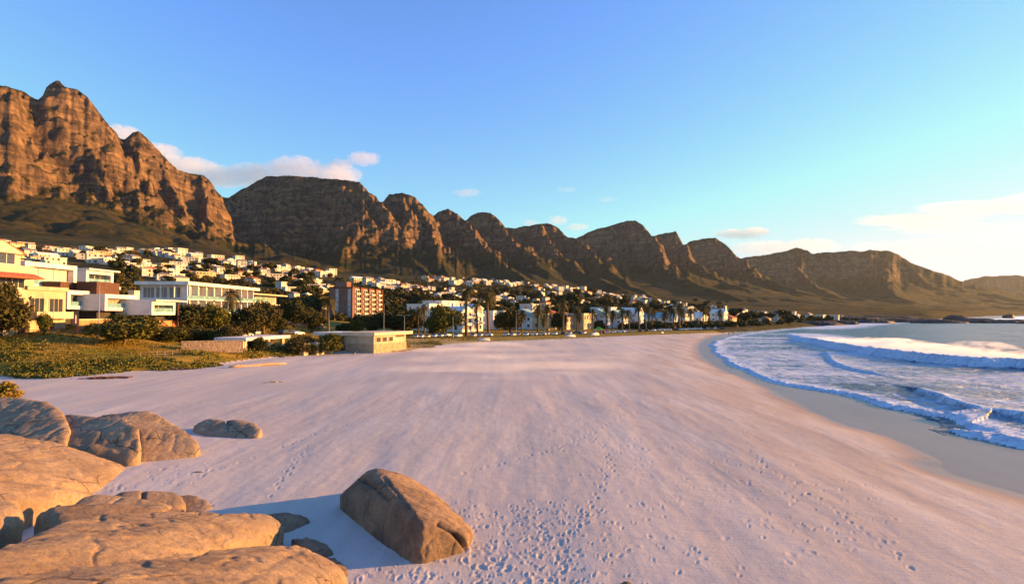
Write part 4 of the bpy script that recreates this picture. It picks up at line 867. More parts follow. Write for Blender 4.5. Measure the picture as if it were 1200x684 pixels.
for y in (1.5, 6, 10.5, 14.5): front_window(o, 0, y, y + 2.2, 3.4, 5.6, M_GLASS, 1)
for y in (5.5, 9.2): front_window(o, -2.35, y, y + 2.2, 7.2, 9, M_GLASS, 1)
# low beach pavilion
o = bldg('beach_pavilion', 287, 123, -12, 'low flat roofed beach pavilion with open front behind a clipped bush', 'building')
part('roof', [(-7, .9, -.6, 15.5, 4.1, 4.75)], W_WHITE, o); part('wall', [(-6.5, -3, 0, 15, .5, 4.1)], M_DARK, o); part('side_wall', [(-6.5, 0, -.25, 0, .5, 4.1)], W_WHITE, o)
for y in (.2, 6.2, 8.2, 13.6): part('pier', [(-.5, 0, y, y + .9, .5, 4.1)], W_CREAM, o)
part('panel', [(-.8, -.55, 7.1, 8.2, .5, 3.2), (-.8, -.55, 9.2, 11.4, .5, 2.2)], W_CREAM, o); part('plinth', [(-.2, .3, -.2, 15.2, .2, 1.5)], W_SAND, o)
# lifeguard building
o = bldg('lifeguard_station', 438.5, 138, -26, 'low stone and cream lifeguard station with a wide flat roof on the beach edge', 'building')
part('stone_base', [(-9, 0, 0, 13, -.6, 2.5)], M_STONE, o); part('upper_wall', [(-8.9, -.1, .1, 12.9, 2.5, 4.6)], W_SAND, o); part('roof', [(-9.5, .6, -.5, 15, 4.6, 5.35)], W_CREAM, o)
for y in (1.0, 3.4, 5.8): front_window(o, -.1, y, y + 1.6, 3.0, 4.1, M_DARK, 0, W_CREAM)
part('louvre', [(-.12, 0.02, 8.6, 12.2, 4.0, 4.4)], M_TIMBER, o)
part('wing_wall', [(-19, -9, 1.2, 8, -.5, 2.0)], M_DARK, o); part('wing_roof', [(-19.5, -.2, -.3, 8.5, 4.45, 5.2)], R_WHITE, o); part('wing_upper_wall', [(-19, -9, 1.3, 8, 2.0, 4.4)], W_GREY, o)
for k in range(3): side_window(o, 1.25, -18 + k * 2.8, -16.1 + k * 2.8, 2.3, 3.9, M_GLASS, 1)
# red brick tower
o = bldg('apartment_tower', 413, 330, -8, 'tall red brick apartment tower with white balcony bays', 'building'); zt = zrow(336.5, 330); z0 = 0
part('wall', [(-14, 0, 0, 46, z0, zt)], M_BRICK, o); part('lift_tower', [(-11, -4, 1, 7, zt, zt + 3.4)], M_BRICK, o); part('parapet', [(-14.2, .3, -.3, 46.2, zt - .4, zt + .3)], M_BRICK, o)
for y0 in (3.2, 15.2, 26.6, 38.0):
    part('balcony_bay', [(0, .3, y0, y0 + 6, z0, zt - .8)], W_CREAMW, o)
    for k in range(8):
        z = zt - 3.9 - k * 2.95
        if z < 2: continue
        part('balcony', [(.3, 1.3, y0 + .3, y0 + 5.7, z, z + .8)], W_CREAMW, o); part('window', [(.26, .36, y0 + .4, y0 + 2.9, z + .85, z + 2.75)], M_DARK, o); part('window', [(.26, .36, y0 + 3.3, y0 + 5.6, z + .85, z + 2.6)], M_GLASS, o)
for y0 in (9.6, 21.8, 33.2, 44.6): part('pier', [(0, 1.2, y0, y0 + 1.1, z0, zt + .3)], M_BRICK, o)
for x0 in (-9.4, -1.9):
    part('stair_window_strip', [(x0 - .9, x0 + .9, -.12, .02, 3, zt - 1)], W_GREY, o)
    for k in range(8): part('window', [(x0 - .6, x0 + .6, -.2, -.1, zt - 3.4 - k * 2.95, zt - 1.9 - k * 2.95)], M_TURQ if k % 2 else M_CURT, o)
# ---- mid size buildings by the road: px, Y, yaw, along L, depth D, height, storeys, wall, roof(kind, mat), base row/None, label, cat
def block(px, Y, yaw, L, D, hgt, st, wm, roof, label, cat='house', group=None, rm=None, win=M_GLASS, name='house', zg=None, lvl=0):
    x = (px - 600) / F_ * Y; g = ground_z(x, Y) if zg is None else zg
    o = empty(name, (x, Y, g), R(yaw)); tag(o, label, cat, group)
    part('wall', [(-D, 0, 0, L, -4, hgt)], wm, o)
    if roof == 'flat': part('roof', [(-D - .25, .35, -.3, L + .3, hgt, hgt + .4)], rm or R_WHITE, o)
    elif roof == 'gable': prism('roof', -D, 0, 0, L, hgt, D * .28, rm or R_RED, o, .4)
    elif roof == 'gablex': prism('roof', -D, 0, 0, L, hgt, L * .25, rm or R_RED, o, .4, False, 'x')
    else: prism('roof', -D, 0, 0, L, hgt, D * .25, rm or R_RED, o, .5, True)
    sh = hgt / st; n = max(2, int(L / 3.6)); nd = max(1, int(D / 4.5))
    for s in range(st):
        for k in range(n):
            y = (k + .5) * L / n; front_window(o, 0, y - .8, y + .8, s * sh + sh * .3, s * sh + sh * .8, win if (k + s) % 3 else M_CURT, 0)
        for k in range(nd):
            xx = -D + (k + .5) * D / nd; side_window(o, 0, xx - .7, xx + .7, s * sh + sh * .35, s * sh + sh * .78)
        if lvl and s: part('balcony', [(0, 1.6, L * .15, L * .85, s * sh - .15, s * sh + .9)], wm, o)
    return o
RG = 'buildings along the beach road'
block(503, 268, -32, 15, 14, 12.5, 3, W_WHITE, 'flat', 'white flats with a plain shaded side wall right of the dark trees', 'building', RG, lvl=1)
block(518, 286, -28, 26, 12, 14, 4, W_WHITE, 'flat', 'tallest white flats behind the large rounded tree', 'building', RG, lvl=1, rm=R_WHITE)
block(541, 262, -30, 9, 13, 9.8, 3, W_WHITE, 'gablex', 'white gabled flats with stacked curved balconies beside a tall palm', 'building', RG, lvl=1, rm=W_WHITE)
block(554, 270, -30, 9, 7, 11, 3, W_WHITE, 'gablex', 'narrow white gabled house at the end of the gabled flats', 'building', RG, lvl=1, rm=W_WHITE)
block(578, 292, -26, 14, 12, 9.4, 3, W_WHITE, 'flat', 'white and blue house with golden lit ground floor behind a tall palm', 'building', RG, lvl=1, win=M_CURT, rm=W_BLUE)
block(624, 300, -26, 10, 14, 7, 2, W_WHITE, 'gable', 'white house with blue roof left of the orange roofed house', 'house', RG, rm=R_TEAL)
block(624, 322, -26, 8, 8, 13, 3, W_GREY, 'flat', 'grey cube house rising behind the blue roofed one', 'house', RG)
block(642, 296, -30, 13, 9, 9, 2, W_OCHRE, 'hip', 'ochre house with steep orange tiled roof and bright turret', 'house', RG)
block(640, 300, -30, 5, 4, 14.5, 3, W_CREAM, 'hip', 'bright cream turret behind the ochre house', 'tower', RG)
block(664, 306, -28, 18, 12, 6.6, 2, W_CREAM, 'hip', 'two storey cream house with brown tiled roof glowing in the sun', 'house', RG, rm=R_BROWN)
block(684, 312, -28, 20, 11, 8.4, 2, W_SAND, 'flat', 'long golden house with a row of tall windows', 'house', RG)
block(716, 350, -24, 14, 13, 12.09, 4, W_BLUE, 'flat', 'pale blue block with small roof pavilion right of the dark gap of trees', 'building', RG)
block(711, 330, -24, 16, 12, 8.19, 3, W_BLUE, 'gable', 'pale blue gabled building in front of the taller pale blue block', 'building', RG, rm=R_TEAL)
block(731, 338, -24, 18, 13, 7.41, 3, W_WHITE, 'gable', 'white building with teal roof behind the row of palms', 'building', RG, rm=R_TEAL)
block(748, 352, -24, 16, 12, 8.58, 3, W_WHITE, 'gablex', 'white gabled building with bright corner midway along the road', 'building', RG, rm=R_WHITE)
block(790, 372, -26, 14, 46, 6.4, 2, W_BLUE, 'gablex', 'long building with a wide pale teal roof behind the palms', 'building', RG, rm=R_TEAL)
block(803, 384, -34, 18, 14, 8.58, 3, W_WHITE, 'flat', 'white lit block at the right end of the teal roofed building', 'building', RG)
block(806, 470, -34, 15, 13, 13.26, 4, W_CREAM, 'flat', 'tall cream cube catching the sun above the far palms', 'building', RG)
block(822, 400, -34, 16, 12, 6.24, 2, W_WHITE, 'gablex', 'white gabled house behind the far palms', 'house', RG, rm=R_WHITE)
block(848, 420, -34, 12, 10, 9.36, 3, W_WHITE, 'gablex', 'tall narrow white house with pointed gable near the beach end', 'house', RG, rm=R_WHITE)
block(858, 430, -34, 14, 10, 5.85, 2, W_OCHRE, 'hip', 'orange walled house beside the tall narrow white one', 'house', RG)
block(900, 470, -38, 9, 8, 4.68, 2, W_PINK, 'hip', 'small pink house on the beach edge before the far dark trees', 'house', RG, rm=R_BROWN)
# ---- houses of the hillside
def proto(w_, d, h, st, wm, roof, rm, seed):
    """one mesh of walls with its windows let in, one roof"""
    bm = bmesh.new(); rr = random.Random(seed); box(bm, -d, 0, -w_ / 2, w_ / 2, -5, h, 0)
    ext = rr.choice([0, 1, 2]);
    if ext == 1: box(bm, 0, d * .3, -w_ / 2, w_ * .1, -5, h * .5, 0)
    if ext == 2: box(bm, 0, d * .25, -w_ * .5, w_ * .5, h * .42, h * .50, 0); box(bm, d * .20, d * .25, -w_ * .5, w_ * .5, h * .5, h * .62, 0)
    sh = h / st; n = max(2, int(w_ / 3.6))
    for s in range(st):
        for k in range(n):
            if rr.random() < .15: continue
            y = -w_ / 2 + (k + .5) * w_ / n; ww = rr.choice([.6, .9, 1.3]); x = d * .3 if (ext == 1 and s == 0 and y < w_ * .05) else 0
            box(bm, x - .1, x + .06, y - ww, y + ww, s * sh + sh * .22, s * sh + sh * .78, 1)
        for k in range(2): xx = -d * (.3 + .4 * k); box(bm, xx - .8, xx + .8, -w_ / 2 - .06, -w_ / 2 + .1, s * sh + sh * .3, s * sh + sh * .78, 1)
    me = bmesh_to('wall', bm, False); me.materials.append(wm); me.materials.append(M_DARK)
    tmp = link('x', me)
    if roof == 'flat': r = part('roof', [(-d - .3, .5, -w_ / 2 - .3, w_ / 2 + .3, h, h + .45)] + ([(-d * .7, -d * .3, -w_ * .2, w_ * .15, h + .45, h + 2.2)] if rr.random() < .4 else []), rm, None)
    elif roof == 'hip': r = prism('roof', -d, 0, -w_ / 2, w_ / 2, h, d * .24, rm, None, .5, True)
    else: r = prism('roof', -d, 0, -w_ / 2, w_ / 2, h, d * .26, rm, None, .4, False)
    rme = r.data; bpy.data.objects.remove(r); bpy.data.objects.remove(tmp)
    return me, rme
PROTO = []
for i, (w_, d, h, st, wn_, wm, rn, rk, rm) in enumerate([
  (17, 10, 6.5, 2, 'white', W_CREAMW, 'white flat roof', 'flat', R_WHITE), (13, 9, 6, 2, 'white', W_CREAMW, 'grey hipped roof', 'hip', R_GREY), (20, 11, 7, 2, 'white', W_CREAMW, 'white flat roof', 'flat', R_WHITE),
  (14, 10, 9, 3, 'white', W_CREAMW, 'white flat roof', 'flat', R_WHITE), (15, 9, 5.5, 2, 'cream', W_CREAM, 'red tiled roof', 'hip', R_RED), (12, 9, 6, 2, 'cream', W_CREAM, 'grey flat roof', 'flat', R_GREY),
  (18, 10, 6, 2, 'cream', W_CREAM, 'pale gabled roof', 'gable', R_WHITE), (13, 9, 5, 2, 'pink', W_PINK, 'brown tiled roof', 'hip', R_BROWN), (11, 9, 8.5, 3, 'white', W_CREAMW, 'grey gabled roof', 'gable', R_GREY),
  (22, 11, 6.2, 2, 'ochre', W_OCHRE, 'white flat roof', 'flat', R_WHITE), (15, 10, 8, 2, 'grey', W_GREY, 'grey flat roof', 'flat', R_GREY), (12, 8, 5, 1, 'white', W_CREAMW, 'red tiled roof', 'gable', R_RED)]):
    me, rme = proto(w_, d, h, st, wm, rk, rm, i); PROTO.append((me, rme, wn_, rn, w_, h))
BANDS = [  # px0,row0, px1,row1, spread rows, count, size
 (0, 287, 66, 296, 2.5, 6, .85), (20, 303, 66, 309, 3, 6, .9), (62, 297, 120, 301, 3, 8, .85), (108, 296, 215, 299, 1.6, 12, .9), (98, 306, 140, 309, 2.5, 6, .9), (140, 310, 215, 330, 6, 15, .85), (186, 301, 300, 313, 3.5, 18, .85), (195, 316, 330, 330, 6, 26, .75),
 (300, 314, 392, 324, 2.5, 16, .85), (328, 326, 388, 342, 6, 14, .7), (330, 344, 388, 366, 8, 9, .6), (330, 372, 376, 384, 3, 5, .5), (418, 331, 498, 341, 1.6, 15, .9), (440, 338, 500, 345, 3, 8, .7), (478, 346, 545, 351, 4, 8, .7),
 (496, 327, 560, 333, 4, 15, .75), (555, 329, 640, 338, 4, 22, .7), (500, 340, 560, 345, 3, 8, .6), (532, 352, 570, 362, 3, 4, .8), (570, 348, 640, 358, 6, 13, .65), (478, 360, 600, 366, 3, 6, .5), (640, 337, 760, 352, 2.8, 30, .7),
 (636, 344, 668, 350, 2.5, 4, .55), (640, 352, 690, 357, 2, 7, .6), (645, 364, 668, 368, 1.5, 2, .6), (700, 349, 800, 361, 4, 22, .65), (770, 358, 850, 369, 4, 22, .65), (835, 364, 925, 375, 3, 26, .7), (920, 372, 1000, 375, 1.2, 10, .7)]
ZN = [('', lambda x, y: y < 302 and x < 230, 'on top street under left green slope'), ('', lambda x, y: x < 150, 'behind white box houses at left'), ('', lambda x, y: x < 235 and y >= 302, 'above left wing of long apartment block'),
      ('', lambda x, y: x < 330 and y < 316, 'high above middle of long apartment block'), ('', lambda x, y: x < 335, 'just above roof of long apartment block'), ('', lambda x, y: x < 400 and y < 327, 'on upper slope left of brick tower'),
      ('', lambda x, y: x < 400, 'lower down, left of brick tower'), ('', lambda x, y: x < 500 and y < 344, 'in terrace line right of brick tower'), ('', lambda x, y: x < 500, 'below terrace line right of brick tower'),
      ('', lambda x, y: x < 562 and y < 338, 'on top streets above white gabled flats'), ('', lambda x, y: x < 562, 'partway up slope above white gabled flats'), ('', lambda x, y: x < 640 and y < 342, 'on top streets above full round tree'),
      ('', lambda x, y: x < 640, 'on middle slope above full round tree'), ('', lambda x, y: x < 700 and y < 348, 'in upper line above yellow lit houses'), ('', lambda x, y: x < 700, 'among trees above yellow lit houses'),
      ('', lambda x, y: x < 765, 'in line descending above pale blue buildings'), ('', lambda x, y: x < 850, 'on slope behind the far palms'), ('', lambda x, y: x < 920, 'near the far end of beach'), ('', lambda x, y: True, 'on low shore beyond the beach end')]
HR = random.Random(99); hn = 0; HP = []; HL_ = []
for (x0, r0, x1, r1, sp, n, sz) in BANDS:
    for k in range(n):
        g = None
        for tr in range(12):
            t_ = (k + HR.uniform(.1, .9)) / n; px = x0 + (x1 - x0) * t_; row = r0 + (r1 - r0) * t_ + HR.uniform(-sp, sp)
            g = ground_at(px, row, 200)
            if g is None or g.y < 200: g = None; continue
            if all((g.x - q.x) ** 2 + ((g.y - q.y) * .8) ** 2 > 17 ** 2 * sz for q in HP): break
        if g is None: continue
        HP.append(g); i = HR.choices(range(12), [7, 5, 6, 5, 4, 4, 3, 2, 4, 2, 1.5, 2])[0]
        HL_.append((g.y / (sz * (1 + .25 * (g.y > 900))), g, px, row, i, R(HR.gauss(-30, 16)), HR.uniform(.85, 1.25) * sz * (1 + .25 * (g.y > 900))))
HL_.sort(key=lambda q: q[0]); FV = []; FF = []; FM = []; FR = {}
for k, (_, g, px, row, i, rz, s) in enumerate(HL_):
    me, rme, wn_, rn, w_, h = PROTO[i]; loc = Vector((g.x, g.y, ground_z(g.x, g.y) + .3))
    if k < 272:
        o = empty('house', loc, rz); o.scale = (s, s, s)
        a = bpy.data.objects.new('wall', me); COL.objects.link(a); a.parent = o; b = bpy.data.objects.new('roof', rme); COL.objects.link(b); b.parent = o
        o['category'] = 'house'; o['group'] = 'houses on the hillside'
        zn = next(z for _, f, z in ZN if f(px, row)); REG.append((o, px, '%s house, %s, %s' % (wn_, rn, zn), 'houses')); hn += 1
    else:
        M_ = Matrix.Translation(loc) @ Matrix.Rotation(rz, 4, 'Z') @ Matrix.Diagonal((s, s, s, 1))
        for src in (me, rme):
            b0 = len(FV); FV += [tuple(M_ @ v.co) for v in src.vertices]
            for f in src.polygons:
                m = src.materials[f.material_index]; FR.setdefault(m.name, (len(FR), m)); FF.append([b0 + q for q in f.vertices]); FM.append(FR[m.name][0])
if FF:
    me = bpy.data.meshes.new('distant_houses'); me.from_pydata(FV, [], FF); me.polygons.foreach_set('material_index', FM)
    for _, m in sorted(FR.values(), key=lambda q: q[0]): me.materials.append(m)
    tag(link('distant_houses', me), 'the remaining smallest pale houses scattered far up the slope and along the far shore', 'houses', kind='stuff')
print('hillside houses', hn, len(HL_))
# ------------------------------------------------------------------ trees among the houses
TR = random.Random(5); TB = [(60, 300, 200, 306, 6, 8), (130, 312, 200, 336, 9, 20), (200, 310, 340, 330, 8, 24), (330, 325, 392, 372, 10, 34), (450, 345, 500, 372, 9, 34), (500, 346, 570, 366, 8, 34), (570, 344, 700, 372, 8, 60), (700, 352, 860, 374, 6, 46), (850, 373, 930, 379, 3, 14)]
tn = 0
for (x0, r0, x1, r1, sp, n) in TB:
    for k in range(n):
        px = TR.uniform(x0, x1); row = r0 + (r1 - r0) * TR.random() if (r1 - r0) > 12 else r0 + (r1 - r0) * (px - x0) / (x1 - x0) + TR.uniform(-sp, sp)
        g = ground_at(px, row, 190)
        if g is None or g.y < 190: continue
        if any((g.x - q.x) ** 2 + (g.y - q.y) ** 2 < 9 ** 2 for q in HP): continue
        h = TR.uniform(6, 11) * (1 if g.y < 700 else 1.25); w_ = h * TR.uniform(.9, 1.7)
        o = tree((g.x, g.y, ground_z(g.x, g.y)), h, w_, 'small', TR.randrange(999), 'tree', .15); o['category'] = 'tree'; o['group'] = 'dark trees among the hillside houses'
        zn = next(z for _, f, z in ZN if f(px, row)); REG.append((o, px, '%s dark tree %s' % ('broad' if w_ > h * 1.3 else 'round' if w_ > h * 1.1 else 'upright', zn), 'trees')); tn += 1
# the solid cover of garden trees nobody could count
rs = np.random.default_rng(12); Vs = []; Fs = []; nb = 0
pos_ = rs.uniform([0, 0], [1, 1], (60000, 2)); az_ = R(-50) + pos_[:, 0] * R(88); rr_ = 230 * (2700 / 230) ** pos_[:, 1]
X0 = rr_ * np.sin(az_); Y0 = rr_ * np.cos(az_); Z0, SG0, DC0 = height(X0, Y0, True); _, row0 = rowof(X0, Y0, Z0); px0 = 600 + F_ * X0 / Y0
topline = np.interp(px0, [-200, 0, 100, 200, 340, 395, 500, 600, 700, 760, 850, 940, 1010], [284, 286, 294, 300, 314, 324, 327, 331, 341, 350, 364, 372, 375])
dens_ = .5 * fbm(X0 / 110, Y0 / 110, 3, 700) + .5; dens_ = np.clip((dens_ - .34) * 2.6, 0, 1) * np.where(px0 < 130, .22, np.where(px0 < 330, .75, np.where(px0 > 880, .8, 1.15))) * np.where(row0 > topline + 12, 1, .55)
okk = (row0 > topline) & (SG0 > 30) & (rs.random(60000) < dens_ * .30 * np.clip(1.6 - rr_ / 2600, .3, 1)) & (rr_ > 330)
hp = np.array([(q.x, q.y) for q in HP])
idxs = np.where(okk)[0]
for i in idxs:
    if ((hp[:, 0] - X0[i]) ** 2 + (hp[:, 1] - Y0[i] - 3) ** 2).min() < 13 ** 2: continue
    nb += 1; w_ = rs.uniform(2.4, 5.2) * (1 + rr_[i] / 2600); nq = int(np.clip(60000 / rr_[i], 26, 110))
    d = rs.normal(size=(nq, 3)); d /= np.linalg.norm(d, axis=1)[:, None]; P = d * (rs.uniform(.5, 1, nq) ** .5)[:, None] * [w_ * .62, w_ * .62, w_ * .5] + [X0[i], Y0[i], Z0[i] + w_ * .22]
    V, Fq = quads(P, w_ * .19, rs); Fs.append(Fq + sum(len(v) for v in Vs) if False else Fq); Vs.append(V)
off = np.cumsum([0] + [len(v) for v in Vs[:-1]]); Fall = np.concatenate([f + o_ for f, o_ in zip(Fs, off)])
o = link('garden_trees', npmesh('garden_trees', np.concatenate(Vs), Fall, smooth=False), L_DARK); tag(o, 'continuous cover of dark garden trees and shrubs filling the gaps between hillside houses', 'tree cover', kind='stuff')
print('trees', tn, 'cover clumps', nb, len(Fall))
# ------------------------------------------------------------------ dune scrub
rs = np.random.default_rng(21); n = 34000; U = rs.random((n, 2)); az_ = R(-50) + U[:, 0] * R(43); rr_ = 62 * (190 / 62) ** U[:, 1]
X0 = rr_ * np.sin(az_); Y0 = rr_ * np.cos(az_); Z0, SG0, _ = height(X0, Y0, True)
m = (SG0 > -1.2 + 1.5 * fbm(X0 / 5, Y0 / 5, 2, 800)) & (rs.random(n) < np.exp(-np.maximum(SG0 - 5, 0) / 2.5) * 1.5 * sstep(.35, .6, vn(X0 / 5.5, Y0 / 5.5, 801))); X0, Y0, Z0, SG0 = X0[m], Y0[m], Z0[m], SG0[m]
Vs = []; Fs = []; b = 0
for x, y, z, s in zip(X0, Y0, Z0, SG0):
    k = 20; hgt = .2 + 1.25 * float(vn(x / 4, y / 4, 805)) ** 1.5 * (1 if s > 1 else .5); w_ = hgt * 1.1
    d = rs.normal(size=(k, 3)); d /= np.linalg.norm(d, axis=1)[:, None]; d[:, 2] = np.abs(d[:, 2]); P = d * rs.uniform(.3, 1, (k, 1)) * [w_, w_, hgt] + [x, y, z]
    V, Fq = quads(P, .13, rs); Vs.append(V); Fs.append(Fq + b); b += len(V)
o = link('dune_scrub', npmesh('dune_scrub', np.concatenate(Vs), np.concatenate(Fs), smooth=False), L_SCRUB); tag(o, 'low tangled dune scrub and grass along the top of the beach', 'scrub', kind='stuff')
# grass tufts: blades over the bank
def tufts(name, label, X0, Y0, Z0, hh, blades, mat, rs, wd=.03):
    n = len(X0); N = n * blades; a = rs.uniform(0, 6.283, N); x = np.repeat(X0, blades) + rs.normal(0, .12, N) * hh * 2; y = np.repeat(Y0, blades) + rs.normal(0, .12, N) * hh * 2; z = np.repeat(Z0, blades) - .05
    h_ = hh * rs.uniform(.5, 1.2, N); ln = h_ * rs.uniform(.1, .7, N); dx, dy = np.cos(a), np.sin(a); w_ = wd * (1 + h_)
    A = np.stack([x - dy * w_, y + dx * w_, z], 1); B = np.stack([x + dy * w_, y - dx * w_, z], 1); Cc = np.stack([x + dx * ln, y + dy * ln, z + h_], 1)
    V = np.stack([A, B, Cc], 1).reshape(-1, 3); o = link(name, npmesh(name, V, np.arange(len(V)).reshape(-1, 3), smooth=False), mat); return tag(o, label, 'grass', kind='stuff')
M_GRASS = leafmat('grass_blade', (.13, .12, .015), (.30, .19, .03))
n = 22000; U = rs.random((n, 2)); az_ = R(-52) + U[:, 0] * R(50); rr_ = 80 * (240 / 80) ** U[:, 1]; X0 = rr_ * np.sin(az_); Y0 = rr_ * np.cos(az_); Z0, SG0, _ = height(X0, Y0, True); m = (SG0 > 1) & (vn(X0 / 7, Y0 / 7, 810) > .3)
tufts('bank_grass', 'dry yellow green grass covering the bank behind the beach', X0[m], Y0[m], Z0[m], .45, 6, M_GRASS, rs, .05)
# grassy clump at the left edge beside the boulders
for i, (px, row, w_, h_, lb) in enumerate([(4, 452, 3.2, 1.7, 'tawny dune bush cut by the left edge above the boulders'), (-4, 462, 2.6, 1.0, 'lower tawny dune bush right behind the humped boulder'), (14, 458, 2.0, .9, 'small tawny dune bush spilling right onto the sand')]):
    p_ = on(px, row + 6, .2); cr = crown_mesh('bush', 300 + i, 2600, 1, 1, 9, .07, .8, .2); cr.materials.append(M_GRASS); o = link('dune_bush', cr, None, None, p_); o.scale = (w_ * .8, w_ * .8, h_ * 1.1); tag(o, lb, 'bush')
# ------------------------------------------------------------------ things lying on the sand
M_WEED = simple('dry_kelp', (.10, .045, .028), .9, .4, 3); M_WOOD = simple('driftwood', (.42, .27, .17), .9, .3, 4)
def litter(name, px, row, L, W, n, lb, mat, sz, cat, seed):
    rr = random.Random(seed); c = on(px, row, 0); bm = bmesh.new()
    for k in range(n):
        x = rr.gauss(0, L / 3.2); y = rr.gauss(0, W / 3.2); a = rr.uniform(0, 6.28); l = rr.uniform(.4, 1.3) * sz; z = .04 + .22 * math.exp(-(x / L * 2.2) ** 2) * rr.random() * sz
        pts = [(x + math.cos(a) * l * t_ + .12 * math.sin(5 * t_ + k), y + math.sin(a) * l * t_, z + .08 * math.sin(3 * t_) - .03) for t_ in (-.5, -.2, .15, .5)]; tube(bm, pts, [.03 * sz, .07 * sz, .06 * sz, .02 * sz], 5)
    o = link(name, bmesh_to(name, bm), mat); o.location = (c.x, c.y, ground_z(c.x, c.y) + .02); o.rotation_euler = (0, 0, R(20)); return tag(o, lb, cat)
litter('kelp_pile', 121, 446, 5.0, 1.8, 150, 'dark brown kelp heap on the sand nearest the boulders', M_WEED, .8, 'kelp', 1)
litter('kelp_pile', 200, 436, 5.6, 1.0, 90, 'thin dark kelp streak at the foot of the scrub', M_WEED, .8, 'kelp', 2)
litter('kelp_pile', 180, 434, 2.6, .7, 30, 'small kelp scrap left of the thin streak', M_WEED, .6, 'kelp', 3)
litter('twig_heap', 322, 448, 2.4, .6, 26, 'small heap of twigs alone in the middle of the white sand', M_WOOD, .55, 'driftwood', 4)
a, b = on(268, 433.5, 0), on(336, 428.5, 0); bm = bmesh.new(); q = [a.lerp(b, k / 7) for k in range(8)]; tube(bm, [(p.x - a.x, p.y - a.y, .15 + .06 * math.sin(i * 1.7)) for i, p in enumerate(q)], [.16, .3, .26, .3, .24, .28, .22, .1], 8)
o = link('driftwood_log', bmesh_to('driftwood_log', bm), M_WOOD); o.location = (a.x, a.y, ground_z(a.x, a.y)); tag(o, 'long bleached log lying on the sand below the beach pavilion', 'log')
for i, (px, row, s, lb) in enumerate([(567, 400.5, 1.5, 'small white rowing boat upturned on the sand below the tall palms'), (668, 395.5, 1.7, 'white upturned boat at the grass edge below the golden house'), (697, 393.3, 1.9, 'white upturned boat right of the one below the golden house'), (776, 390.6, 1.1, 'tiny white boat on the sand below the far palms')]):
    c = on(px, row, .3); bm = bmesh.new()
    prof = [(-1, .12), (-.7, .55), (-.2, .8), (.3, .75), (.7, .5), (1.05, .05)]; rings = []
    for x_, w_ in prof:
        rings.append([bm.verts.new((x_ * 2.3, math.cos(th) * w_ * .85, math.sin(th) * (.3 + w_ * .55))) for th in np.linspace(0, math.pi, 9)])
    for r0, r1 in zip(rings, rings[1:]):
        for k in range(8): bm.faces.new((r0[k], r1[k], r1[k + 1], r0[k + 1]))
        bm.faces.new((r0[8], r1[8], r1[0], r0[0]))
    bm.faces.new(rings[0]); bm.faces.new(rings[-1][::-1]); box(bm, -2.2, 2.3, -.03, .03, .72, .9)
    o = link('rowing_boat', bmesh_to('rowing_boat', bm), W_WHITE); o.location = (c.x, c.y, ground_z(c.x, c.y) - .02); o.scale = (s * .62, s * .7, s * .62); o.rotation_euler = (0, 0, R(10 + 15 * i)); tag(o, lb, 'boat', 'upturned boats at the edge of the sand')
# rubble at the foot of the lifeguard station
for i in range(16):
    rr = random.Random(400 + i); px = 405 + i * 2.1 + rr.uniform(-1, 1); c = on(px, 413.5 + rr.uniform(-1.2, 1.5), .2); s = rr.uniform(.3, .7)
    hull_rock('stone', [(c.x + rr.gauss(0, s), c.y + rr.gauss(0, s), c.z + rr.uniform(0, s * 1.2)) for _ in range(10)], '%s stone from the left in the rubble beside the lifeguard station' % ORD[i], M_GRAN, .12, 3, .02, 500 + i, base=-.1, group='rubble beside the lifeguard station')
# ------------------------------------------------------------------ dry stone wall, fences
o = bldg('stone_wall', 214, 113, -65, 'low dry stone retaining wall on the grass bank left of the pavilion', 'wall'); part('wall', [(-.3, .3, 0, 11, 2.0, 4.3)], M_STONE, o); part('coping', [(-.38, .38, -.1, 11.1, 4.3, 4.5)], M_STONE, o)
def fence(P, hgt, step, rails, mat, lb, name='fence', pr=.06):
    o = empty(name, (P[0][0], P[0][1], 0)); tag(o, lb, 'fence'); Q = []
    for a, b in zip(P, P[1:]):
        a, b = Vector(a), Vector(b); m = max(1, int((b - a).length / step))
        for k in range(m): Q.append(a.lerp(b, k / m))
    Q.append(Vector(P[-1])); Q = [Vector((q.x, q.y, ground_z(q.x, q.y))) for q in Q]; w = Vector((P[0][0], P[0][1], 0))
    for q in Q: part('post', [(q.x - w.x - pr, q.x - w.x + pr, q.y - w.y - pr, q.y - w.y + pr, q.z - .3, q.z + hgt)], mat, o)
    for r_ in rails:
        bm = bmesh.new(); tube(bm, [q - w + Vector((0, 0, r_)) for q in Q], [pr * .7] * len(Q), 5); link('rail', bmesh_to('rail', bm), mat, o)
M_POST = simple('weathered_timber', (.24, .17, .12), .9, .3, 4)
def pxy(px, Y): return ((px - 600) / F_ * Y, Y)
fence([pxy(-20, 108), pxy(30, 109), pxy(62, 111), pxy(92, 114)], 1.2, 3.0, (.5, 1.05), M_POST, 'timber post and rail fence along the bank under the sandstone house')
fence([pxy(166, 101), pxy(185, 103), pxy(212, 109)], .9, 1.6, (.4, .8), M_POST, 'pale low fence running down the grass left of the dry stone wall')
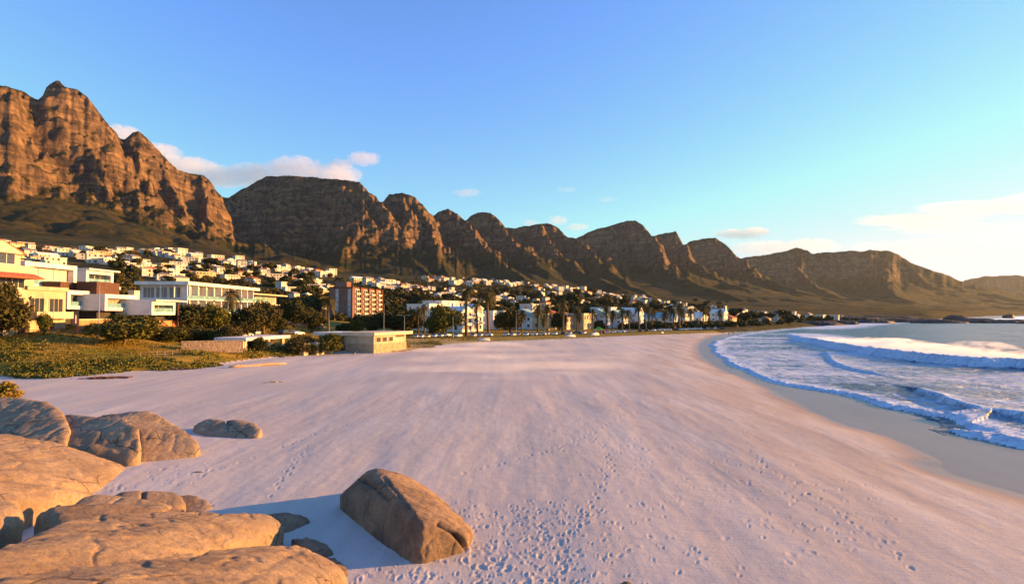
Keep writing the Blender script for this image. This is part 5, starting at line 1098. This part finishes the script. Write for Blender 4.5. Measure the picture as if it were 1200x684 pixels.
# stairs and small hut by the pavilion
o = bldg('beach_hut', 372, 133, -20, 'small bright yellow hut between the hedge like bush and the lifeguard station', 'hut'); part('wall', [(-2.4, 0, 0, 2.6, 0, 3.0)], W_OCHRE, o); part('roof', [(-2.6, .2, -.2, 2.8, 3.0, 3.2)], W_CREAM, o); part('door', [(-.02, .06, .8, 1.7, .3, 2.4)], M_TIMBER, o)
o = bldg('kiosk', 357, 131, -20, 'tiny cream kiosk with dark hatch left of the yellow hut', 'kiosk'); part('wall', [(-1.4, 0, 0, 1.5, 0, 2.9)], W_CREAM, o); part('roof', [(-1.6, .3, -.2, 1.7, 2.9, 3.1)], R_GREY, o); part('hatch', [(-.02, .05, .3, 1.2, 1.4, 2.3)], M_DARK, o)
o = bldg('stairway', 366, 136, -60, 'pale blue stairway with handrails rising beside the yellow hut', 'stairs'); part('step', [(-1, 1, k * .35, 4.6, .4 + k * .24, .64 + k * .24) for k in range(12)], W_BLUE, o)
for s in (-1, 1):
    bm = bmesh.new(); tube(bm, [(s, 0, 1.5), (s, 4.4, 4.4)], [.05, .05], 6); link('handrail', bmesh_to('handrail', bm), M_RAIL, o)
# ------------------------------------------------------------------ lamp posts and flagpole
M_POLE = simple('painted_pole', (.30, .30, .31), .5, .1, 3, .5)
def pole(px, Y, h, lb, lamp=2, name='street_lamp', cat='street lamp'):
    p_ = gp(px, Y); o = empty(name, p_); tag(o, lb, cat, 'street lamps along the green' if lamp else None)
    bm = bmesh.new(); tube(bm, [(0, 0, -.3), (0, 0, .8), (0, 0, .81), (0, 0, h)], [.16, .16, .10, .06], 8); link('pole', bmesh_to('pole', bm), M_POLE, o)
    for k in range(lamp):
        s = 1 if k == 0 else -1; bm = bmesh.new(); tube(bm, [(0, 0, h - .1), (s * .6, 0, h + .25), (s * 1.5, 0, h + .3)], [.05, .045, .04], 6); a_ = link('arm', bmesh_to('arm', bm), M_POLE, o); part('lamp_head', [(s * 1.5 - .4, s * 1.5 + .4, -.16, .16, h + .2, h + .36)], W_GREY, a_)
pole(116, 117, 10.4, 'thin pale pole standing in front of the white box houses', 0, 'flagpole', 'pole')
pole(450, 205, 12.5, 'tall slender lamp post right of the red brick tower', 1)
pole(474, 200, 8.2, 'double headed lamp post above the right end of the lifeguard station', 2)
pole(531, 215, 8, 'lamp post in front of the large rounded tree', 1); pole(605, 250, 9, 'lamp post beside the full round tree', 1); pole(757, 300, 9, 'lamp post among the palms of the pale blue row', 1)
# ------------------------------------------------------------------ cars
CARC = {'white': (.75, .75, .74), 'silver': (.42, .43, .45), 'dark': (.03, .035, .045), 'red': (.40, .03, .02), 'cream': (.62, .52, .36)}
TYRE = simple('tyre', (.02, .02, .02), .8)
def car_meshes(col):
    m = simple('car_paint', col, .3, .03, 1, .6); bm = bmesh.new()
    prof = [(-2.15, .35), (-2.2, .75), (-2.05, .95), (-1.25, 1.0), (1.0, .98), (2.0, .82), (2.15, .6), (2.1, .35)]
    l = [bm.verts.new((-.86, y, z)) for y, z in prof]; r = [bm.verts.new((.86, y, z)) for y, z in prof]
    for k in range(len(prof)): k2 = (k + 1) % len(prof); bm.faces.new((l[k], l[k2], r[k2], r[k]))
    bm.faces.new(l[::-1]); bm.faces.new(r); body = bmesh_to('body', bm, False); body.materials.append(m)
    bm = bmesh.new(); g = [(-1.75, .98), (-1.3, 1.45), (.35, 1.47), (1.1, .98)]; l = [bm.verts.new((-.78 + .12 * (z > 1.2), y, z)) for y, z in g]; r = [bm.verts.new((.78 - .12 * (z > 1.2), y, z)) for y, z in g]
    for k in range(4): bm.faces.new((l[k], l[(k + 1) % 4], r[(k + 1) % 4], r[k])).material_index = 1 if k in (1,) else 0
    bm.faces.new(l[::-1]); bm.faces.new(r); cab = bmesh_to('cabin', bm, False); cab.materials.append(M_GLASS); cab.materials.append(m)
    return body, cab
bm = bmesh.new(); tube(bm, [(-.1, 0, 0), (.1, 0, 0)], [.33, .33], 12); WHEEL = bmesh_to('wheel', bm, False); WHEEL.materials.append(TYRE)
CARS = {k: car_meshes(c) for k, c in CARC.items()}; CR = random.Random(8)
spots = [(px, 'on the road in front of the white gabled flats') for px in (489, 495, 502, 511, 517, 524, 537, 556, 563, 571)] + [(px, 'in the road before the yellow lit houses') for px in (593, 601, 608, 617, 624, 634, 642, 651, 660, 668, 676, 684)] + \
        [(px, 'parked below the pale blue row') for px in (697, 704, 712, 719, 727, 734, 741, 750, 758, 766, 774, 782)] + [(px, 'at the far end of the beach road') for px in (792, 799, 806, 814, 821, 829, 838, 846)] + [(px, 'above the beach pavilion') for px in (280, 288, 296, 334, 342, 350)]
for px, zn in spots:
    Y = float(np.interp(px, [280, 350, 490, 600, 700, 850], [158, 190, 212, 232, 262, 345])) + CR.uniform(-2, 3); p_ = gp(px, Y); k = CR.choices(list(CARC), [6, 3, 2, 1, 1])[0]
    o = empty('parked_car', p_, R(CR.choice([-12, -20, 70]))); o['category'] = 'car'; o['group'] = 'cars parked along the beach road'
    for me_ in CARS[k]: q = bpy.data.objects.new(me_.name.split('.')[0], me_); COL.objects.link(q); q.parent = o
    for x in (-.8, .8):
        for y in (-1.35, 1.3): q = bpy.data.objects.new('wheel', WHEEL); COL.objects.link(q); q.parent = o; q.location = (x, y, .33)
    REG.append((o, px, '%s car %s' % (k, zn), 'cars'))
# low wall and stalls along the promenade
o = bldg('market_tent', 701, 256, -10, 'small tent with bright green top at the promenade', 'tent'); part('leg', [(-1.5, -1.4, -1.5, -1.4, 0, 2.6)], W_WHITE, o); part('leg', [(1.4, 1.5, -1.5, -1.4, 0, 2.6)], W_WHITE, o); part('leg', [(-1.5, -1.4, 1.4, 1.5, 0, 2.6)], W_WHITE, o); part('leg', [(1.4, 1.5, 1.4, 1.5, 0, 2.6)], W_WHITE, o)
prism('canopy', -1.5, 1.5, -1.5, 1.5, 2.5, 1.0, simple('green_canvas', (.08, .42, .05), .7, .1, 1), o, .2, True); o.location.z = ground_z(o.location.x, 256)
# ------------------------------------------------------------------ three walkers on the far sand
def person(px, row, lb, stride, shirt, dirn):
    c = on(px, row, 0); z = ground_z(c.x, c.y)
    J = [((0, 0, .95), .15), ((0, 0, 1.2), .15), ((0, 0, 1.42), .17), ((0, 0, 1.53), .06), ((0, .02, 1.66), .10), ((0, .02, 1.76), .07), ((.2, 0, 1.42), .06), ((.24, -.12 * stride, 1.14), .045), ((.23, .05 * stride, .88), .035), ((-.2, 0, 1.42), .06), ((-.24, .12 * stride, 1.14), .045), ((-.23, .22 * stride, .9), .035),
         ((.1, .0, .88), .095), ((.1, .2 * stride, .5), .065), ((.1, .26 * stride, .08), .045), ((.1, .40 * stride, .04), .035), ((-.1, 0, .88), .095), ((-.1, -.12 * stride, .5), .065), ((-.1, -.32 * stride, .10), .045), ((-.1, -.18 * stride, .04), .035)]
    E = [(0, 1), (1, 2), (2, 3), (3, 4), (4, 5), (2, 6), (6, 7), (7, 8), (2, 9), (9, 10), (10, 11), (0, 12), (12, 13), (13, 14), (14, 15), (0, 16), (16, 17), (17, 18), (18, 19)]
    me = bpy.data.meshes.new('person'); me.from_pydata([j[0] for j in J], E, []); o = link('person', me)
    sk = o.modifiers.new('s', 'SKIN'); me.skin_vertices[0].data[0].use_root = True
    for k, j in enumerate(J): me.skin_vertices[0].data[k].radius = (j[1], j[1])
    o.modifiers.new('u', 'SUBSURF').render_levels = 1; o.modifiers['u'].levels = 1
    m2 = bpy.data.meshes.new_from_object(o.evaluated_get(bpy.context.evaluated_depsgraph_get())); o.modifiers.clear(); o.data = m2
    m2.materials.clear(); [m2.materials.append(q) for q in (simple('skin', (.42, .26, .18)), simple('shirt', shirt), simple('trousers', (.04, .045, .06)), simple('hair', (.03, .02, .015)))]
    for f in m2.polygons: zc = f.center.z; f.material_index = 2 if zc < .98 and abs(f.center.x) < .19 else 1 if zc < 1.5 and zc > 1.0 else 3 if zc > 1.72 else 0
    o.location = (c.x, c.y, z); o.rotation_euler = (0, 0, R(dirn)); tag(o, lb, 'person', 'people walking on the far sand')
person(854, 390.2, 'leftmost of the three people on the far sand, in a dark top', 1, (.06, .07, .10), 70); person(859.5, 390.4, 'middle of the three people on the far sand, in a reddish top', -1, (.30, .06, .05), 80); person(868.5, 390.2, 'rightmost of the three people on the far sand, in a pale top', 1, (.35, .35, .36), 60)
# ------------------------------------------------------------------ finish the labels of repeated things
from collections import defaultdict
D_ = defaultdict(list)
for o, px, ph, noun in REG: D_[ph].append((px, o, noun))
for ph, L_ in D_.items():
    L_.sort(key=lambda q: q[0]); n = len(L_)
    for i, (px, o, noun) in enumerate(L_):
        if n == 1: o['label'] = ph
        elif n == 2: o['label'] = ('left of two: ' if i == 0 else 'right of two: ') + ph
        else: o['label'] = ('leftmost: ' if i == 0 else 'rightmost: ' if i == n - 1 else ORD[min(i, 19)] + ' from left: ') + ph
        wd = o['label'].replace('  ', ' ').split()
        o['label'] = ' '.join(wd)

# ------------------------------------------------------------------ clouds, far behind and above the mountains
def cloud(label, lobes, dens, Y=17000, scl=(1, 1, 1), nz=.0016, thr=.0, thick=.5, sharp=2.2, name='cloud', col=(1, .98, .97), an=.1, nw=2.6):
    """lobes: (px, row, half width px, half height px)"""
    L_ = []
    for px, row, w_, h_ in lobes: c = at(px, row, Y); k = Y / F_; L_.append((c, w_ * k, h_ * k))
    cen = sum((l[0] for l in L_), Vector()) / len(L_)
    x0 = min(c.x - w_ for c, w_, h in L_) - cen.x; x1 = max(c.x + w_ for c, w_, h in L_) - cen.x; z0 = min(c.z - h for c, w_, h in L_) - cen.z; z1 = max(c.z + h for c, w_, h in L_) - cen.z; dy = max(min(w_, h * 3) for c, w_, h in L_) * thick
    bm = bmesh.new(); box(bm, x0, x1, -dy, dy, z0, z1); t = NT(name); p = t.obj(); m = None
    for c, w_, h in L_:
        q = t.n('ShaderNodeVectorMath', operation='SUBTRACT'); t.set(q.inputs[0], p); q.inputs[1].default_value = c - cen
        q2 = t.n('ShaderNodeVectorMath', operation='DIVIDE'); t.set(q2.inputs[0], q.outputs[0]); q2.inputs[1].default_value = (w_, dy, h)
        d = t.n('ShaderNodeVectorMath', operation='LENGTH'); t.set(d.inputs[0], q2.outputs[0]); v = t.math('SUBTRACT', 1.0, d.outputs['Value']); m = v if m is None else t.math('MAXIMUM', m, v)
    n_ = t.noise(t.scale(p, scl), nz * 3.2, 7, .62, .8)
    f = t.math('ADD', t.math('MULTIPLY', m, 1.25), t.math('MULTIPLY', t.math('SUBTRACT', n_, .5 + thr), nw))
    f = t.math('MULTIPLY', t.math('MULTIPLY', f, sharp, clamp=True), t.ramp(m, 0, .12))
    pv = t.n('ShaderNodeVolumePrincipled', {'Color': col, 'Density': t.math('MULTIPLY', f, dens), 'Anisotropy': an}); t.t.links.new(pv.outputs[0], t.out.inputs['Volume'])
    o = link(name, bmesh_to(name, bm, False), t.m); o.location = cen; return tag(o, label, 'cloud')
cloud('long grey and pink cloud bank over the ridge between left peaks and flat topped peak', [(140, 157, 30, 11), (178, 178, 38, 12), (215, 195, 44, 13), (255, 207, 52, 15), (300, 206, 56, 16), (345, 199, 42, 18), (390, 206, 38, 15)], .0011, nz=.0011)
cloud('small pink puff floating just right of the cloud bank', [(425, 186, 24, 10), (400, 192, 18, 7)], .0012, nz=.0016)
cloud('faint pink puff above the peaks left of centre', [(547, 226, 20, 6)], .0007, nz=.0018)
cloud('pink puff directly above the ridge at centre', [(653, 258, 14, 7), (676, 266, 16, 5), (622, 261, 12, 4)], .0012, nz=.0018)
cloud('faint pink wisp higher above the ridge at centre', [(664, 222, 14, 4), (712, 234, 14, 4)], .0005, nz=.0018)
cloud('peach coloured cloud beside the rounded peak right of centre', [(868, 274, 36, 7), (884, 272, 20, 7)], .0018, nz=.0016)
cloud('pale low cloud behind the flat ridge at right', [(905, 291, 60, 11), (950, 288, 40, 10)], .0007, nz=.0010, Y=22000, an=.7)
cloud('long thin white streak of cloud high at the right edge', [(1075, 258, 85, 8), (1150, 244, 90, 8), (1140, 268, 120, 6), (1240, 236, 90, 12)], .00045, nz=.0010, scl=(.30, .30, 2.6), Y=19000, thick=1.0, an=.75)
cloud('soft white haze cloud low over the far headland', [(1120, 292, 150, 15), (1230, 300, 110, 18)], .00022, nz=.0007, scl=(.4, .4, 1.5), Y=22000, an=.75)
# ------------------------------------------------------------------ sea air
HAZE = 1.1e-5
bm = bmesh.new(); box(bm, -32000, 32000, -9000, 31000, -12, 1280)
t = NT('haze_air'); pv = t.n('ShaderNodeVolumePrincipled', {'Color': (.72, .84, 1.0), 'Density': HAZE, 'Anisotropy': .45}); t.t.links.new(pv.outputs[0], t.out.inputs['Volume'])
o = link('haze', bmesh_to('haze', bm, False), t.m); tag(o, 'pale sea haze softening the far headland and ridges', 'haze', kind='stuff')
